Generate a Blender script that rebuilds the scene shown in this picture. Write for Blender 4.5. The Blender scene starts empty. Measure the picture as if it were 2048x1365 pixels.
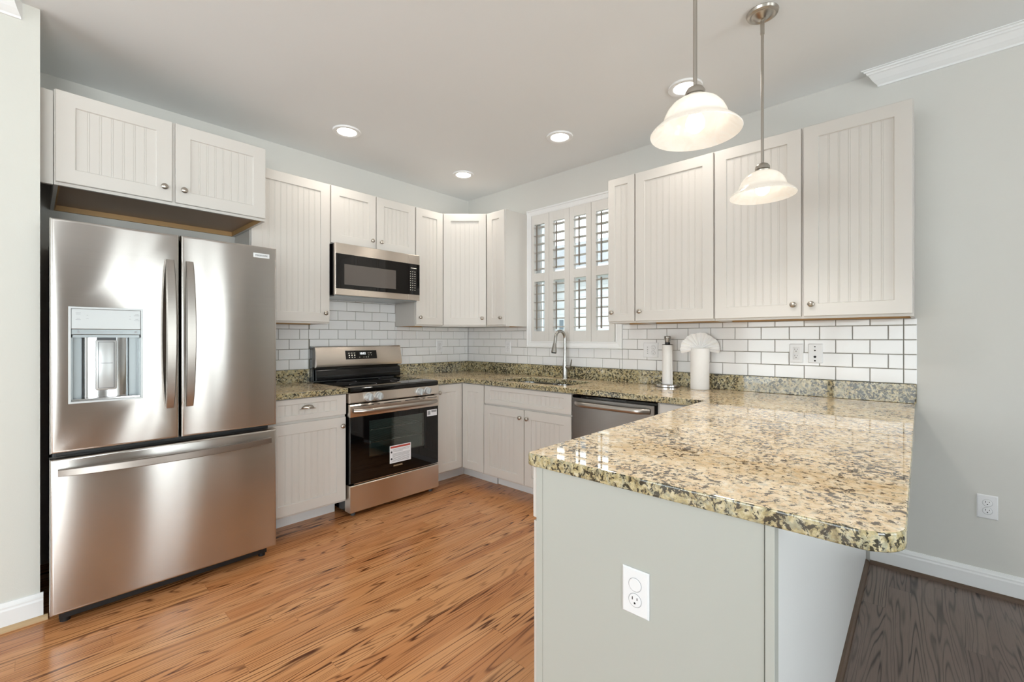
import bpy, bmesh, math, random
from mathutils import Vector, Matrix
random.seed(7)
S = bpy.context.scene
COL = S.collection

# ------------------------------------------------------------------ camera, world, lights, exposure
CAM = (-3.2109, -3.6027, 1.2647)
cam = bpy.data.cameras.new('camera')
cam.sensor_width = 36.0
cam.lens = 886.61 / 2048 * 36.0
cam.shift_y = -(682.5 - 676.64) / 2048
cam.clip_start = 0.02
co = bpy.data.objects.new('camera', cam)
COL.objects.link(co)
co.location = CAM
co.rotation_euler = (math.radians(90), 0, math.radians(42.6425 - 90))
S.camera = co

S.view_settings.view_transform = 'Standard'
S.view_settings.look = 'None'
S.view_settings.exposure = 0.3
S.view_settings.gamma = 1.0
S.view_settings.use_curve_mapping = False
S.cycles.use_denoising = True
S.cycles.max_bounces = 10
S.cycles.diffuse_bounces = 6
S.cycles.glossy_bounces = 5
S.cycles.transparent_max_bounces = 12
S.cycles.sample_clamp_indirect = 6.0

W = bpy.data.worlds.new('sky')
S.world = W
W.use_nodes = True
bg = W.node_tree.nodes['Background']
bg.inputs[0].default_value = (0.90, 0.955, 1.0, 1)
bg.inputs[1].default_value = 4.0

H = 2.746          # ceiling height
XL, YB = -6.5, -7.2  # far left and rear walls of the open room


def area(name, loc, rot, sx, sy, L, col):
    l = bpy.data.lights.new(name, 'AREA')
    l.shape = 'RECTANGLE'
    l.size, l.size_y = sx, sy
    l.energy = L * math.pi * sx * sy
    l.color = col
    o = bpy.data.objects.new(name, l)
    COL.objects.link(o)
    o.location, o.rotation_euler = loc, rot
    return o


DAY = (0.95, 0.975, 1.0)
REAR = [(-2.25, -0.95, 0.08, 2.55), (-6.2, -3.75, 0.08, 2.3)]   # rear glass doors, second one added unseen for light: x0, x1, z0, z1
SIDE = (-3.9, -0.95, 0.30, 2.35)                                # unseen side window added for light: y0, y1, z0, z1
for i, (a, b, c, d) in enumerate(REAR):
    area('daylight_fill', ((a + b) / 2, YB - 0.10, (c + d) / 2), (math.radians(90), 0, 0), b - a, d - c, (1.15, 7.5)[i], DAY)  # lamp in each rear opening; the second is added fill
area('daylight_fill', (XL - 0.10, (SIDE[0] + SIDE[1]) / 2, (SIDE[2] + SIDE[3]) / 2),
     (math.radians(90), 0, math.radians(-90)), SIDE[1] - SIDE[0], SIDE[3] - SIDE[2], 2.2, DAY)  # added fill lamp in the unseen side window

# unseen upward area lamp added outside the rear doors to brighten the ceiling
area('ceiling_fill', (-3.2, -9.4, 0.02), (math.radians(180), 0, 0), 6.4, 3.4, 12.0, (1.0, 0.98, 0.95))

# ------------------------------------------------------------------ materials


def lin(c):
    return tuple(((v / 255) / 12.92 if v / 255 <= .04045 else ((v / 255 + .055) / 1.055) ** 2.4) for v in c) + (1,)


class NT:
    def __init__(s, name):
        s.m = bpy.data.materials.new(name)
        s.m.use_nodes = True
        s.t = s.m.node_tree
        s.b = s.t.nodes['Principled BSDF']
        s.out = s.t.nodes['Material Output']

    def n(s, typ, **kw):
        nd = s.t.nodes.new(typ)
        for k, v in kw.items():
            if k.startswith('i_'):
                key = k[2:]
                key = int(key) if key.isdigit() else key.replace('_', ' ')
                s.set(nd, key, v)
            else:
                setattr(nd, k, v)
        return nd

    def set(s, nd, key, v):
        if isinstance(v, bpy.types.NodeSocket):
            s.t.links.new(v, nd.inputs[key])
        else:
            nd.inputs[key].default_value = v

    def math(s, op, a, b=0.0, c=0.0):
        nd = s.n('ShaderNodeMath', operation=op)
        for i, v in enumerate((a, b, c)):
            s.set(nd, i, v)
        return nd.outputs[0]

    def ramp(s, fac, stops, interp='LINEAR'):
        nd = s.n('ShaderNodeValToRGB')
        r = nd.color_ramp
        r.interpolation = interp
        while len(r.elements) < len(stops):
            r.elements.new(0.5)
        for e, (p, c) in zip(r.elements, stops):
            e.position = p
            e.color = c if len(c) == 4 else tuple(c) + (1,)
        s.set(nd, 0, fac)
        return nd.outputs[0]

    def mix(s, fac, a, b, bt='MIX'):
        nd = s.n('ShaderNodeMix', data_type='RGBA', blend_type=bt)
        s.set(nd, 0, fac)
        s.set(nd, 6, a)
        s.set(nd, 7, b)
        return nd.outputs[2]

    def p(s, **kw):
        for k, v in kw.items():
            s.set(s.b, k.replace('_', ' '), v)

    def bump(s, h, strength, dist):
        nd = s.n('ShaderNodeBump', i_Height=h, i_Strength=strength, i_Distance=dist)
        s.set(s.b, 'Normal', nd.outputs[0])

    def pos(s):
        return s.n('ShaderNodeNewGeometry').outputs['Position']

    def noise(s, vec, scale, detail=2.0, rough=0.5, dist=0.0, out=0):
        return s.n('ShaderNodeTexNoise', i_Vector=vec, i_Scale=scale, i_Detail=detail, i_Roughness=rough, i_Distortion=dist).outputs[out]

    def scalev(s, vec, sc):
        nd = s.n('ShaderNodeVectorMath', operation='MULTIPLY', i_0=vec)
        nd.inputs[1].default_value = sc
        return nd.outputs[0]


def plain(name, rgb, rough=0.5, metal=0.0, var=0.0, bump=0.0, bscale=300.0, **kw):
    k = NT(name)
    c = lin(rgb)
    if var or bump:
        nz = k.noise(k.pos(), 3.0, 3.0)
        c2 = tuple(v * (1 - var) for v in c[:3]) + (1,)
        k.p(Base_Color=k.mix(nz, c, c2))
    else:
        k.p(Base_Color=c)
    if bump:
        k.bump(k.noise(k.pos(), bscale, 2.0), bump, 0.002)
    k.p(Roughness=rough, Metallic=metal, **kw)
    return k.m


M = {}
M['paint'] = plain('cabinet_paint', (212, 208, 203), 0.38, var=0.03)
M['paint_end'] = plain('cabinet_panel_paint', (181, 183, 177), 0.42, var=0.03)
M['wall'] = plain('wall_paint', (213, 212, 208), 0.75, var=0.02, bump=0.12)
M['wall_left'] = plain('wall_paint_left', (213, 213, 207), 0.75, var=0.02, bump=0.12)
M['ceiling'] = plain('ceiling_paint', (230, 232, 233), 0.85, var=0.02, bump=0.1)
M['white'] = plain('white_trim', (236, 237, 238), 0.35, var=0.02)
M['shutter'] = plain('shutter_paint', (220, 218, 215), 0.4, var=0.02)
M['tiltrod'] = plain('taupe_tilt_rod', (128, 120, 112), 0.45)
M['tile'] = plain('white_glazed_tile', (234, 234, 235), 0.10, var=0.03)
M['grout'] = plain('grey_grout', (138, 135, 126), 0.85, var=0.15)
M['plastic'] = plain('white_plastic', (232, 233, 236), 0.3)
M['dark'] = plain('black_plastic', (18, 18, 20), 0.4)
M['slot'] = plain('slot_black', (10, 10, 10), 0.7)
M['blackglass'] = plain('black_glass', (6, 6, 7), 0.03)
M['mwwin'] = plain('screened_glass', (96, 90, 86), 0.06)
M['blackenamel'] = plain('black_enamel', (9, 10, 13), 0.12)
M['greyside'] = plain('grey_appliance_side', (70, 74, 78), 0.45)
M['oveninside'] = plain('oven_enamel', (92, 104, 102), 0.35)
M['nickel'] = plain('satin_nickel', (186, 180, 172), 0.28, 1.0)
M['chrome'] = plain('bright_steel', (205, 205, 206), 0.12, 1.0)
M['polished'] = plain('polished_steel', (222, 222, 222), 0.22, 1.0)
M['faucet'] = plain('brushed_faucet', (172, 170, 166), 0.24, 1.0)
M['paper'] = plain('tissue_paper', (240, 239, 238), 0.9, var=0.03, bump=0.5, bscale=500.0)
M['rawwood'] = plain('raw_wood', (196, 156, 104), 0.55, var=0.25)
M['rawpanel'] = plain('raw_panel', (178, 152, 128), 0.5, var=0.15)
M['silverplastic'] = plain('silver_plastic', (188, 191, 192), 0.3, 0.35)
M['silverdark'] = plain('silver_grey_plastic', (150, 156, 158), 0.28, 0.6)
M['badge'] = plain('badge_plate', (228, 230, 232), 0.35, 0.3)
M['ink'] = plain('dark_ink', (60, 62, 68), 0.6)
M['greyink'] = plain('grey_ink', (150, 152, 156), 0.6)
M['redink'] = plain('red_ink', (178, 74, 62), 0.6)
M['label'] = plain('white_label', (232, 232, 236), 0.55)
M['goldink'] = plain('pale_lettering', (206, 180, 146), 0.4)
M['siding'] = plain('pale_siding', (186, 187, 188), 0.8, var=0.1)
M['sidingwhite'] = plain('white_house_trim', (175, 178, 180), 0.7)
M['shingle'] = plain('grey_shingles', (132, 134, 138), 0.9, var=0.4)
M['houseglass'] = plain('house_window_glass', (96, 106, 114), 0.1)
M['baypane'] = plain('grey_green_glass', (120, 132, 132), 0.3)
M['lawn'] = plain('lawn', (92, 104, 74), 0.95, var=0.3)
M['shoe_dark'] = plain('dark_shoe_wood', (96, 74, 58), 0.4, var=0.3)
M['shoe_oak'] = plain('oak_shoe_wood', (206, 174, 132), 0.45, var=0.3)


def emit(name, rgb, s):
    k = NT(name)
    k.p(Base_Color=lin(rgb), Emission_Color=lin(rgb), Emission_Strength=s, Roughness=0.4)
    return k.m


M['lamp'] = emit('lit_lamp_disc', (255, 246, 232), 14.0)
M['bulb'] = emit('lit_bulb', (255, 247, 234), 4.2)
M['led'] = emit('lit_display_digits', (235, 240, 245), 1.6)
M['ledwarm'] = emit('lit_key_legend', (225, 220, 205), 0.4)


def steel(name, rgb, rough, aniso, wav=0.0, brushing=0.0):
    k = NT(name)
    P = k.pos()
    streak = k.noise(k.scalev(P, (3.0, 3.0, 420.0)), 1.0, 2.0)
    c = lin(rgb)
    k.p(Base_Color=k.mix(streak, tuple(v * .93 for v in c[:3]) + (1,), tuple(min(1, v * 1.05) for v in c[:3]) + (1,)))
    tg = k.n('ShaderNodeTangent', direction_type='UV_MAP', uv_map='grain')
    k.p(Metallic=1.0, Roughness=rough, Anisotropic=aniso, Tangent=tg.outputs[0])
    brush = k.n('ShaderNodeBump', i_Height=k.noise(k.scalev(P, (1.2, 1.2, 900.0)), 1.0, 1.0), i_Strength=brushing, i_Distance=0.0006)
    if wav:
        low = k.n('ShaderNodeBump', i_Height=k.noise(k.scalev(P, (5.0, 5.0, 0.7)), 1.0, 1.5), i_Strength=wav, i_Distance=0.01)
        k.t.links.new(low.outputs[0], brush.inputs['Normal'])
    if brushing:
        k.set(k.b, 'Normal', brush.outputs[0])
    return k.m


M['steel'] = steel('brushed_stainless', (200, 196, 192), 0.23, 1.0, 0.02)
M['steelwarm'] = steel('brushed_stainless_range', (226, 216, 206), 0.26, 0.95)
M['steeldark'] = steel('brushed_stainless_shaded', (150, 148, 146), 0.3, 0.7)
M['steelhandle'] = steel('brushed_stainless_handle', (176, 170, 164), 0.3, 0.3)


def glassmat(name, tint, refl=1.0):
    k = NT(name)
    tr = k.n('ShaderNodeBsdfTransparent')
    tr.inputs[0].default_value = tint
    gl = k.n('ShaderNodeBsdfGlossy')
    gl.inputs['Roughness'].default_value = 0.01
    fr = k.n('ShaderNodeFresnel')
    fr.inputs[0].default_value = 1.5
    f = k.math('MULTIPLY', fr.outputs[0], refl)
    mx = k.n('ShaderNodeMixShader')
    k.t.links.new(f, mx.inputs[0])
    k.t.links.new(tr.outputs[0], mx.inputs[1])
    k.t.links.new(gl.outputs[0], mx.inputs[2])
    k.t.links.new(mx.outputs[0], k.out.inputs[0])
    return k.m


M['pane'] = glassmat('clear_window_glass', (0.97, 0.99, 0.98, 1))
M['ovenpane'] = glassmat('tinted_oven_glass', (0.86, 0.92, 0.90, 1), 1.5)


def shade_glass():
    k = NT('lit_alabaster_glass')
    P = k.pos()
    sw = k.noise(P, 14.0, 4.0, 0.6, 1.5)
    c = k.ramp(sw, [(0.35, (0.93, 0.90, 0.86)), (0.65, (1.0, 0.985, 0.96))])
    tr = k.n('ShaderNodeBsdfTranslucent', i_Color=c)
    df = k.n('ShaderNodeBsdfPrincipled', i_Base_Color=c, i_Roughness=0.12)
    df.inputs['Emission Color'].default_value = (1.0, 0.93, 0.82, 1)
    df.inputs['Emission Strength'].default_value = 0.12
    mx = k.n('ShaderNodeMixShader')
    mx.inputs[0].default_value = 0.55
    k.t.links.new(tr.outputs[0], mx.inputs[1])
    k.t.links.new(df.outputs[0], mx.inputs[2])
    k.t.links.new(mx.outputs[0], k.out.inputs[0])
    return k.m


M['shade'] = shade_glass()


def granite(name, ramp4, goldc, quartz, gq0, dk0, mica, fine=1.0):
    k = NT(name)
    P = k.pos()
    wob = k.n('ShaderNodeVectorMath', operation='MULTIPLY_ADD')
    k.set(wob, 0, k.noise(P, 22.0, 3.0, 0.6, 0.0, 1))
    wob.inputs[1].default_value = (0.03, 0.03, 0.03)
    k.set(wob, 2, P)
    Q = wob.outputs[0]
    big = k.noise(P, 4.5, 3.0, 0.6)
    mid = k.noise(Q, 40.0 * fine, 5.0, 0.65)
    base = k.ramp(mid, [(p, lin(c)) for p, c in zip((0.30, 0.44, 0.56, 0.72), ramp4)])
    gold = k.ramp(k.noise(P, 12.0, 4.0, 0.6), [(0.50, (0, 0, 0)), (0.68, (1, 1, 1))])
    base = k.mix(k.math('MULTIPLY', gold, 0.40), base, lin(goldc))
    # grey-green quartz flecks
    gq = k.ramp(k.noise(Q, 48.0, 4.0, 0.7), [(gq0, (0, 0, 0)), (gq0 + .08, (1, 1, 1))])
    base = k.mix(k.math('MULTIPLY', gq, 0.55), base, lin(quartz))
    # thin curling mica streaks: where a noise field crosses its mean
    v = k.math('ABSOLUTE', k.math('SUBTRACT', k.noise(Q, 30.0 * fine, 4.0, 0.62), 0.5))
    vein = k.ramp(v, [(0.012, (1, 1, 1)), (0.034, (0, 0, 0))])
    mask = k.ramp(k.math('ADD', k.noise(P, 38.0, 2.0), k.math('MULTIPLY', big, 0.5)), [(0.74, (0, 0, 0)), (0.86, (1, 1, 1))])
    vm = k.math('MULTIPLY', vein, mask)
    base = k.mix(k.math('MULTIPLY', vm, 0.85), base, lin((70, 60, 46)))
    # dark flakes, denser in bands
    dd = k.math('ADD', k.noise(Q, 58.0 * fine, 4.0, 0.62), k.math('MULTIPLY', big, 0.36))
    dk = k.ramp(dd, [(dk0, (0, 0, 0)), (dk0 + .03, (1, 1, 1))])
    base = k.mix(k.math('MULTIPLY', dk, 0.92), base, lin(mica))
    e = k.n('ShaderNodeTexVoronoi', i_Vector=Q, i_Scale=90.0)
    ek = k.ramp(e.outputs['Distance'], [(0.08, (1, 1, 1)), (0.2, (0, 0, 0))])
    base = k.mix(k.math('MULTIPLY', ek, 0.6), base, lin((92, 72, 52)))
    k.p(Base_Color=base, Roughness=0.035, IOR=1.58)
    return k.m


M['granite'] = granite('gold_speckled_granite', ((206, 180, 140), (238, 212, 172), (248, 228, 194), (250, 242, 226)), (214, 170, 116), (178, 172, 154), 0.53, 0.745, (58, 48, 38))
M['granite_shaded'] = granite('shaded_granite', ((116, 104, 76), (172, 158, 118), (200, 187, 150), (210, 204, 182)), (168, 142, 92), (138, 143, 130), 0.50, 0.705, (38, 38, 34), 1.35)  # same stone, shade of upright faces put into a darker colour


def wood(name, light, mid, dark, linec, width, length, rough, contrast):
    k = NT(name)
    P = k.pos()
    sp = k.n('ShaderNodeSeparateXYZ', i_0=P)
    x, y = sp.outputs[0], sp.outputs[1]
    row = k.math('FLOOR', k.math('DIVIDE', y, width))
    fy = k.math('FRACT', k.math('DIVIDE', y, width))
    w1 = k.n('ShaderNodeTexWhiteNoise', noise_dimensions='1D')
    k.set(w1, 'W', row)
    xo = k.math('MULTIPLY_ADD', w1.outputs[0], 7.31, x)
    bx = k.math('DIVIDE', xo, length)
    bi = k.math('FLOOR', bx)
    fx = k.math('FRACT', bx)
    cid = k.math('MULTIPLY_ADD', row, 17.13, bi)
    w2 = k.n('ShaderNodeTexWhiteNoise', noise_dimensions='1D')
    k.set(w2, 'W', cid)
    rnd = w2.outputs[0]
    # grain space: long along x, one seed per board
    gv = k.n('ShaderNodeCombineXYZ')
    k.set(gv, 0, k.math('MULTIPLY', x, 0.42))
    k.set(gv, 1, k.math('MULTIPLY', y, 7.0))
    k.set(gv, 2, k.math('MULTIPLY', rnd, 40.0))
    g = k.noise(gv.outputs[0], 1.0, 2.5, 0.5, 0.25)
    rings = k.math('SINE', k.math('MULTIPLY', g, 165.0))
    rings = k.math('MULTIPLY_ADD', rings, 0.5, 0.5)
    line = k.math('POWER', rings, 6.0)
    pv = k.n('ShaderNodeCombineXYZ')
    k.set(pv, 0, k.math('MULTIPLY', x, 0.9))
    k.set(pv, 1, k.math('MULTIPLY', y, 14.0))
    k.set(pv, 2, k.math('MULTIPLY', rnd, 23.0))
    patch = k.ramp(k.noise(pv.outputs[0], 1.0, 2.0), [(0.42, (0, 0, 0)), (0.62, (1, 1, 1))])
    fv = k.n('ShaderNodeCombineXYZ')
    k.set(fv, 0, k.math('MULTIPLY', x, 9.0))
    k.set(fv, 1, k.math('MULTIPLY', y, 420.0))
    k.set(fv, 2, k.math('MULTIPLY', rnd, 9.0))
    fine = k.noise(fv.outputs[0], 1.0, 2.0)
    tone = k.math('ADD', k.math('MULTIPLY', rnd, 0.38), k.math('MULTIPLY', k.noise(pv.outputs[0], 0.35, 2.0), 0.65))
    c = k.ramp(tone, [(0.15, lin(dark)), (0.45, lin(mid)), (0.85, lin(light))])
    c = k.mix(k.math('MULTIPLY', k.ramp(fine, [(0.5, (0, 0, 0)), (0.75, (1, 1, 1))]), 0.30), c, lin(linec))
    la = k.math('MULTIPLY', line, k.math('MULTIPLY_ADD', patch, 0.58, 0.46))
    c = k.mix(k.math('MULTIPLY', la, contrast), c, lin(linec))
    # board joints
    e1 = k.math('LESS_THAN', fy, 0.016)
    e2 = k.math('LESS_THAN', fx, 0.0016)
    e = k.math('MAXIMUM', e1, e2)
    c = k.mix(k.math('MULTIPLY', e, 0.24), c, lin(linec))
    k.p(Base_Color=c, Roughness=rough)
    k.b.inputs['Specular IOR Level'].default_value = 0.45
    k.bump(k.math('SUBTRACT', k.math('MULTIPLY', la, -0.5), e), 0.25, 0.0008)
    return k.m


M['oak'] = wood('orange_oak_boards', (216, 160, 110), (202, 140, 90), (180, 116, 70), (84, 42, 18), 0.083, 1.6, 0.20, 1.0)
M['darkoak'] = wood('dark_stained_oak_boards', (134, 118, 108), (118, 102, 94), (98, 82, 75), (46, 36, 31), 0.083, 1.6, 0.33, 1.0)

# ------------------------------------------------------------------ mesh helpers
ID = Matrix.Identity(4)


class MB:
    def __init__(s, T=ID):
        s.v, s.f, s.mi, s.T = [], [], [], T

    def add(s, vs, fs, m=0):
        o = len(s.v)
        s.v += [s.T @ Vector(p) for p in vs]
        s.f += [tuple(i + o for i in f) for f in fs]
        s.mi += [m] * len(fs)
        return s

    def box(s, x0, x1, y0, y1, z0, z1, m=0, bev=0.0):
        x0, x1 = min(x0, x1), max(x0, x1)
        y0, y1 = min(y0, y1), max(y0, y1)
        z0, z1 = min(z0, z1), max(z0, z1)
        if bev <= 0:
            return s.add([(x0, y0, z0), (x1, y0, z0), (x1, y1, z0), (x0, y1, z0), (x0, y0, z1), (x1, y0, z1), (x1, y1, z1), (x0, y1, z1)],
                         [(3, 2, 1, 0), (4, 5, 6, 7), (0, 1, 5, 4), (1, 2, 6, 5), (2, 3, 7, 6), (3, 0, 4, 7)], m)
        bm = bmesh.new()
        bmesh.ops.create_cube(bm, size=1)
        for v in bm.verts:
            v.co = ((x0 + x1) / 2 + v.co.x * (x1 - x0), (y0 + y1) / 2 + v.co.y * (y1 - y0), (z0 + z1) / 2 + v.co.z * (z1 - z0))
        bmesh.ops.bevel(bm, geom=bm.edges[:], offset=bev, segments=2, profile=0.5, affect='EDGES')
        bm.verts.index_update()
        s.add([v.co[:] for v in bm.verts], [tuple(v.index for v in f.verts) for f in bm.faces], m)
        bm.free()
        return s

    def lathe(s, prof, c=(0, 0, 0), ax='z', seg=24, m=0, sx=1.0):
        vs, fs = [], []
        n = len(prof)
        for i in range(seg):
            a = 2 * math.pi * i / seg
            for r, h in prof:
                p = (r * math.cos(a) * sx, r * math.sin(a), h)
                if ax == 'x':
                    p = (h, p[0], p[1])
                elif ax == 'y':
                    p = (p[0], h, p[1])
                vs.append((p[0] + c[0], p[1] + c[1], p[2] + c[2]))
        for i in range(seg):
            j = (i + 1) % seg
            for k in range(n - 1):
                f = (i * n + k, j * n + k, j * n + k + 1, i * n + k + 1)
                fs.append(f if ax != 'y' else f[::-1])
        return s.add(vs, fs, m)

    def cyl(s, p0, p1, r, seg=16, m=0, r1=None):
        return s.tube([p0, p1], [r, r if r1 is None else r1], seg, m)

    def tube(s, path, r, seg=12, m=0, ry=None, up=(0, 0, 1), cap=True):
        P = [Vector(p) for p in path]
        n = len(P)
        R = r if isinstance(r, (list, tuple)) else [r] * n
        RY = R if ry is None else (ry if isinstance(ry, (list, tuple)) else [ry] * n)
        vs, fs = [], []
        U = None
        for i in range(n):
            t = (P[min(i + 1, n - 1)] - P[max(i - 1, 0)]).normalized()
            if U is None:
                U = Vector(up)
                if abs(t.dot(U)) > 0.95:
                    U = Vector((1, 0, 0)) if abs(t.x) < 0.9 else Vector((0, 1, 0))
            U = (U - t * t.dot(U)).normalized()
            B = t.cross(U)
            for k in range(seg):
                a = 2 * math.pi * k / seg
                vs.append(tuple(P[i] + B * (math.cos(a) * R[i]) + U * (math.sin(a) * RY[i])))
        for i in range(n - 1):
            for k in range(seg):
                l = (k + 1) % seg
                fs.append((i * seg + k, i * seg + l, (i + 1) * seg + l, (i + 1) * seg + k))
        if cap:
            fs.append(tuple(range(seg))[::-1])
            fs.append(tuple((n - 1) * seg + k for k in range(seg)))
        return s.add(vs, fs, m)

    def prism(s, poly, fn, a0, a1, m=0):
        """poly: 2D points; fn(u, v, a) -> xyz; extruded from a0 to a1"""
        n = len(poly)
        vs = [fn(u, v, a0) for u, v in poly] + [fn(u, v, a1) for u, v in poly]
        fs = [(i, (i + 1) % n, n + (i + 1) % n, n + i) for i in range(n)]
        fs += [tuple(range(n))[::-1], tuple(range(n, 2 * n))]
        return s.add(vs, fs, m)

    def rings(s, rings, m=0, cap0=True, cap1=True):
        n = len(rings[0])
        vs = [p for r in rings for p in r]
        fs = []
        for i in range(len(rings) - 1):
            for k in range(n):
                l = (k + 1) % n
                fs.append((i * n + k, i * n + l, (i + 1) * n + l, (i + 1) * n + k))
        if cap0:
            fs.append(tuple(range(n))[::-1])
        if cap1:
            fs.append(tuple((len(rings) - 1) * n + k for k in range(n)))
        return s.add(vs, fs, m)


LOC = {}


def build(name, mb, mats, parent=None, smooth=None, label=None, uv=False, fixn=True):
    if not isinstance(mats, (list, tuple)):
        mats = [mats]
    me = bpy.data.meshes.new(name)
    lo = Vector([min(v[i] for v in mb.v) for i in range(3)])
    hi = Vector([max(v[i] for v in mb.v) for i in range(3)])
    c = (lo + hi) / 2
    if parent is None:
        c.z = lo.z
    me.from_pydata([tuple(v - c) for v in mb.v], [], mb.f)
    for m in mats:
        me.materials.append(M[m])
    for p, i in zip(me.polygons, mb.mi):
        p.material_index = i
    if fixn:
        bm = bmesh.new()
        bm.from_mesh(me)
        bmesh.ops.recalc_face_normals(bm, faces=bm.faces[:])
        bm.to_mesh(me)
        bm.free()
    if uv:
        u = me.uv_layers.new(name='grain')
        for l in me.loops:
            q = me.vertices[l.vertex_index].co
            u.data[l.index].uv = (q.z, q.x + q.y)
    if smooth:
        me.shade_smooth()
        me.set_sharp_from_angle(angle=math.radians(smooth))
    o = bpy.data.objects.new(name, me)
    COL.objects.link(o)
    if parent is not None:
        o.parent = parent
        o.location = c - LOC[parent.name]
    else:
        o.location = c
    LOC[o.name] = c
    if label:
        o['label'] = label
    return o


def tag(o, label, cat, group=None, kind=None):
    o['label'], o['category'] = label, cat
    if group:
        o['group'] = group
    if kind:
        o['kind'] = kind
    return o


def thing(name, loc, label, cat, group=None):
    o = bpy.data.objects.new(name, None)
    o.empty_display_size = 0.05
    COL.objects.link(o)
    o.location = loc
    LOC[o.name] = Vector(loc)
    return tag(o, label, cat, group)


def struct(name, mb, mats, parent=None, **kw):
    o = build(name, mb, mats, parent, **kw)
    if parent is None:
        o['kind'] = 'structure'
    return o


def text(body, size, T, extrude=0.0004, align='CENTER'):
    c = bpy.data.curves.new('lettering', 'FONT')
    c.body, c.size, c.extrude = body, size, extrude
    c.align_x, c.align_y = align, 'CENTER'
    o = bpy.data.objects.new('lettering', c)
    COL.objects.link(o)
    dg = bpy.context.evaluated_depsgraph_get()
    me = bpy.data.meshes.new_from_object(o.evaluated_get(dg))
    mb = MB(T)
    mb.add([v.co[:] for v in me.vertices], [tuple(p.vertices) for p in me.polygons])
    bpy.data.objects.remove(o)
    bpy.data.curves.remove(c)
    bpy.data.meshes.remove(me)
    return mb


def frame(o, u, w):
    """matrix for a face: local x along u, local y = outward w, local z up, origin o"""
    u, w = Vector(u).normalized(), Vector(w).normalized()
    T = Matrix.Identity(4)
    T.col[0][:3], T.col[1][:3], T.col[2][:3], T.col[3][:3] = u, w, (0, 0, 1), o
    return T


def textframe(o, u):
    """matrix for lettering: local x along u, local y up"""
    u = Vector(u).normalized()
    T = Matrix.Identity(4)
    T.col[0][:3], T.col[1][:3], T.col[2][:3], T.col[3][:3] = u, (0, 0, 1), u.cross(Vector((0, 0, 1))), o
    return T


FA = lambda x, y, z=0: frame((x, y, z), (1, 0, 0), (0, -1, 0))     # faces the room from the range wall
FB = lambda x, y, z=0: frame((x, y, z), (0, -1, 0), (-1, 0, 0))    # faces the room from the window wall


def rect(u0, u1, z0, z1, w, i=0.0):
    return [(u0 + i, w, z0 + i), (u1 - i, w, z0 + i), (u1 - i, w, z1 - i), (u0 + i, w, z1 - i)]


def shaker(T, u0, u1, z0, z1, th=0.019, fr=0.066, rail=None, grooves=True):
    """framed door with a recessed beadboard panel, in the local frame of T"""
    mb = MB(T)
    b = 0.002
    dp = 0.0075
    rl = fr if rail is None else rail

    def rr(i, w, j=None):
        j = i if j is None else j
        return [(u0 + i, w, z0 + j), (u1 - i, w, z0 + j), (u1 - i, w, z1 - j), (u0 + i, w, z1 - j)]
    mb.rings([rr(0, 0), rr(0, th - b), rr(b, th), rr(fr, th, rl), rr(fr + .0035, th - dp, rl + .0035)], cap1=False)
    a0, a1 = u0 + fr + .0035, u1 - fr - .0035
    w0 = th - dp
    prof = [(a0, w0)]
    n = max(1, round((a1 - a0) / 0.041))
    st = (a1 - a0) / n
    if grooves:
        for k in range(1, n):
            c = a0 + k * st
            prof += [(c - .0045, w0), (c - .0038, w0 - .0014), (c - .0030, w0), (c, w0 + .0004), (c + .0030, w0), (c + .0038, w0 - .0014), (c + .0045, w0)]
    prof.append((a1, w0))
    zz0, zz1 = z0 + rl + .0035, z1 - rl - .0035
    vs = [(u, w, zz0) for u, w in prof] + [(u, w, zz1) for u, w in prof]
    k = len(prof)
    mb.add(vs, [(i, i + 1, k + i + 1, k + i) for i in range(k - 1)])
    return mb


KN = [(0.0, 0.0), (0.009, 0.0), (0.0075, 0.006), (0.006, 0.010), (0.0075, 0.013), (0.0145, 0.017), (0.0162, 0.0205), (0.0155, 0.0245), (0.010, 0.0285), (0.0, 0.0295)]


def knob(T, u, w, z, parent):
    mb = MB(T @ Matrix.Translation((u, w, z)))
    mb.lathe([(r, h) for r, h in KN], ax='y', seg=20)
    # fine ridge across the face
    mb.tube([(-0.011, 0.0285, 0.004), (0.0, 0.0302, 0.0015), (0.011, 0.0285, -0.001)], 0.0011, 6)
    return build('knob', mb, 'nickel', parent, smooth=50)


# ------------------------------------------------------------------ room shell
XR0 = 0.14
YD = -3.38   # where the orange floor meets the dark one


def plane(name, x0, x1, y0, y1, m):
    struct(name, MB().box(x0, x1, y0, y1, -0.06, 0.0), m)


plane('floor', XL, 0.0, YD, 0.0, 'oak')
plane('floor', XL, 0.0, YB, YD, 'darkoak')
struct('ceiling', MB().box(XL - .14, XR0, YB - .14, XR0, H, H + 0.1), 'ceiling')
struct('wall_back', MB().box(XL - .14, XR0, 0.0, 0.14, -0.06, H), 'wall')
WY0, WY1, WZ0, WZ1 = -1.79, -0.905, 1.232, 2.42
mb = MB()
mb.box(0, XR0, WY1, 0.0, -0.06, H)
mb.box(0, XR0, YB, WY0, -0.06, H)
mb.box(0, XR0, WY0, WY1, -0.06, WZ0)
mb.box(0, XR0, WY0, WY1, WZ1, H)
struct('wall_right', mb, 'wall')
struct('wall_left', MB().box(XL, -3.182, -0.685, 0.0, 0.0, H), 'wall_left')


def holed(mb, fn, a0, a1, z0, z1, holes, d0, d1):
    """wall slab from a0 to a1 with openings; fn maps (a, d) to x, y ranges"""
    cur = a0
    for (h0, h1, hz0, hz1) in sorted(holes):
        for (p, q, r, t) in ((cur, h0, z0, z1), (h0, h1, z0, hz0), (h0, h1, hz1, z1)):
            if q - p > 1e-4 and t - r > 1e-4:
                fn(mb, p, q, r, t)
        cur = h1
    fn(mb, cur, a1, z0, z1)


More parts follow.
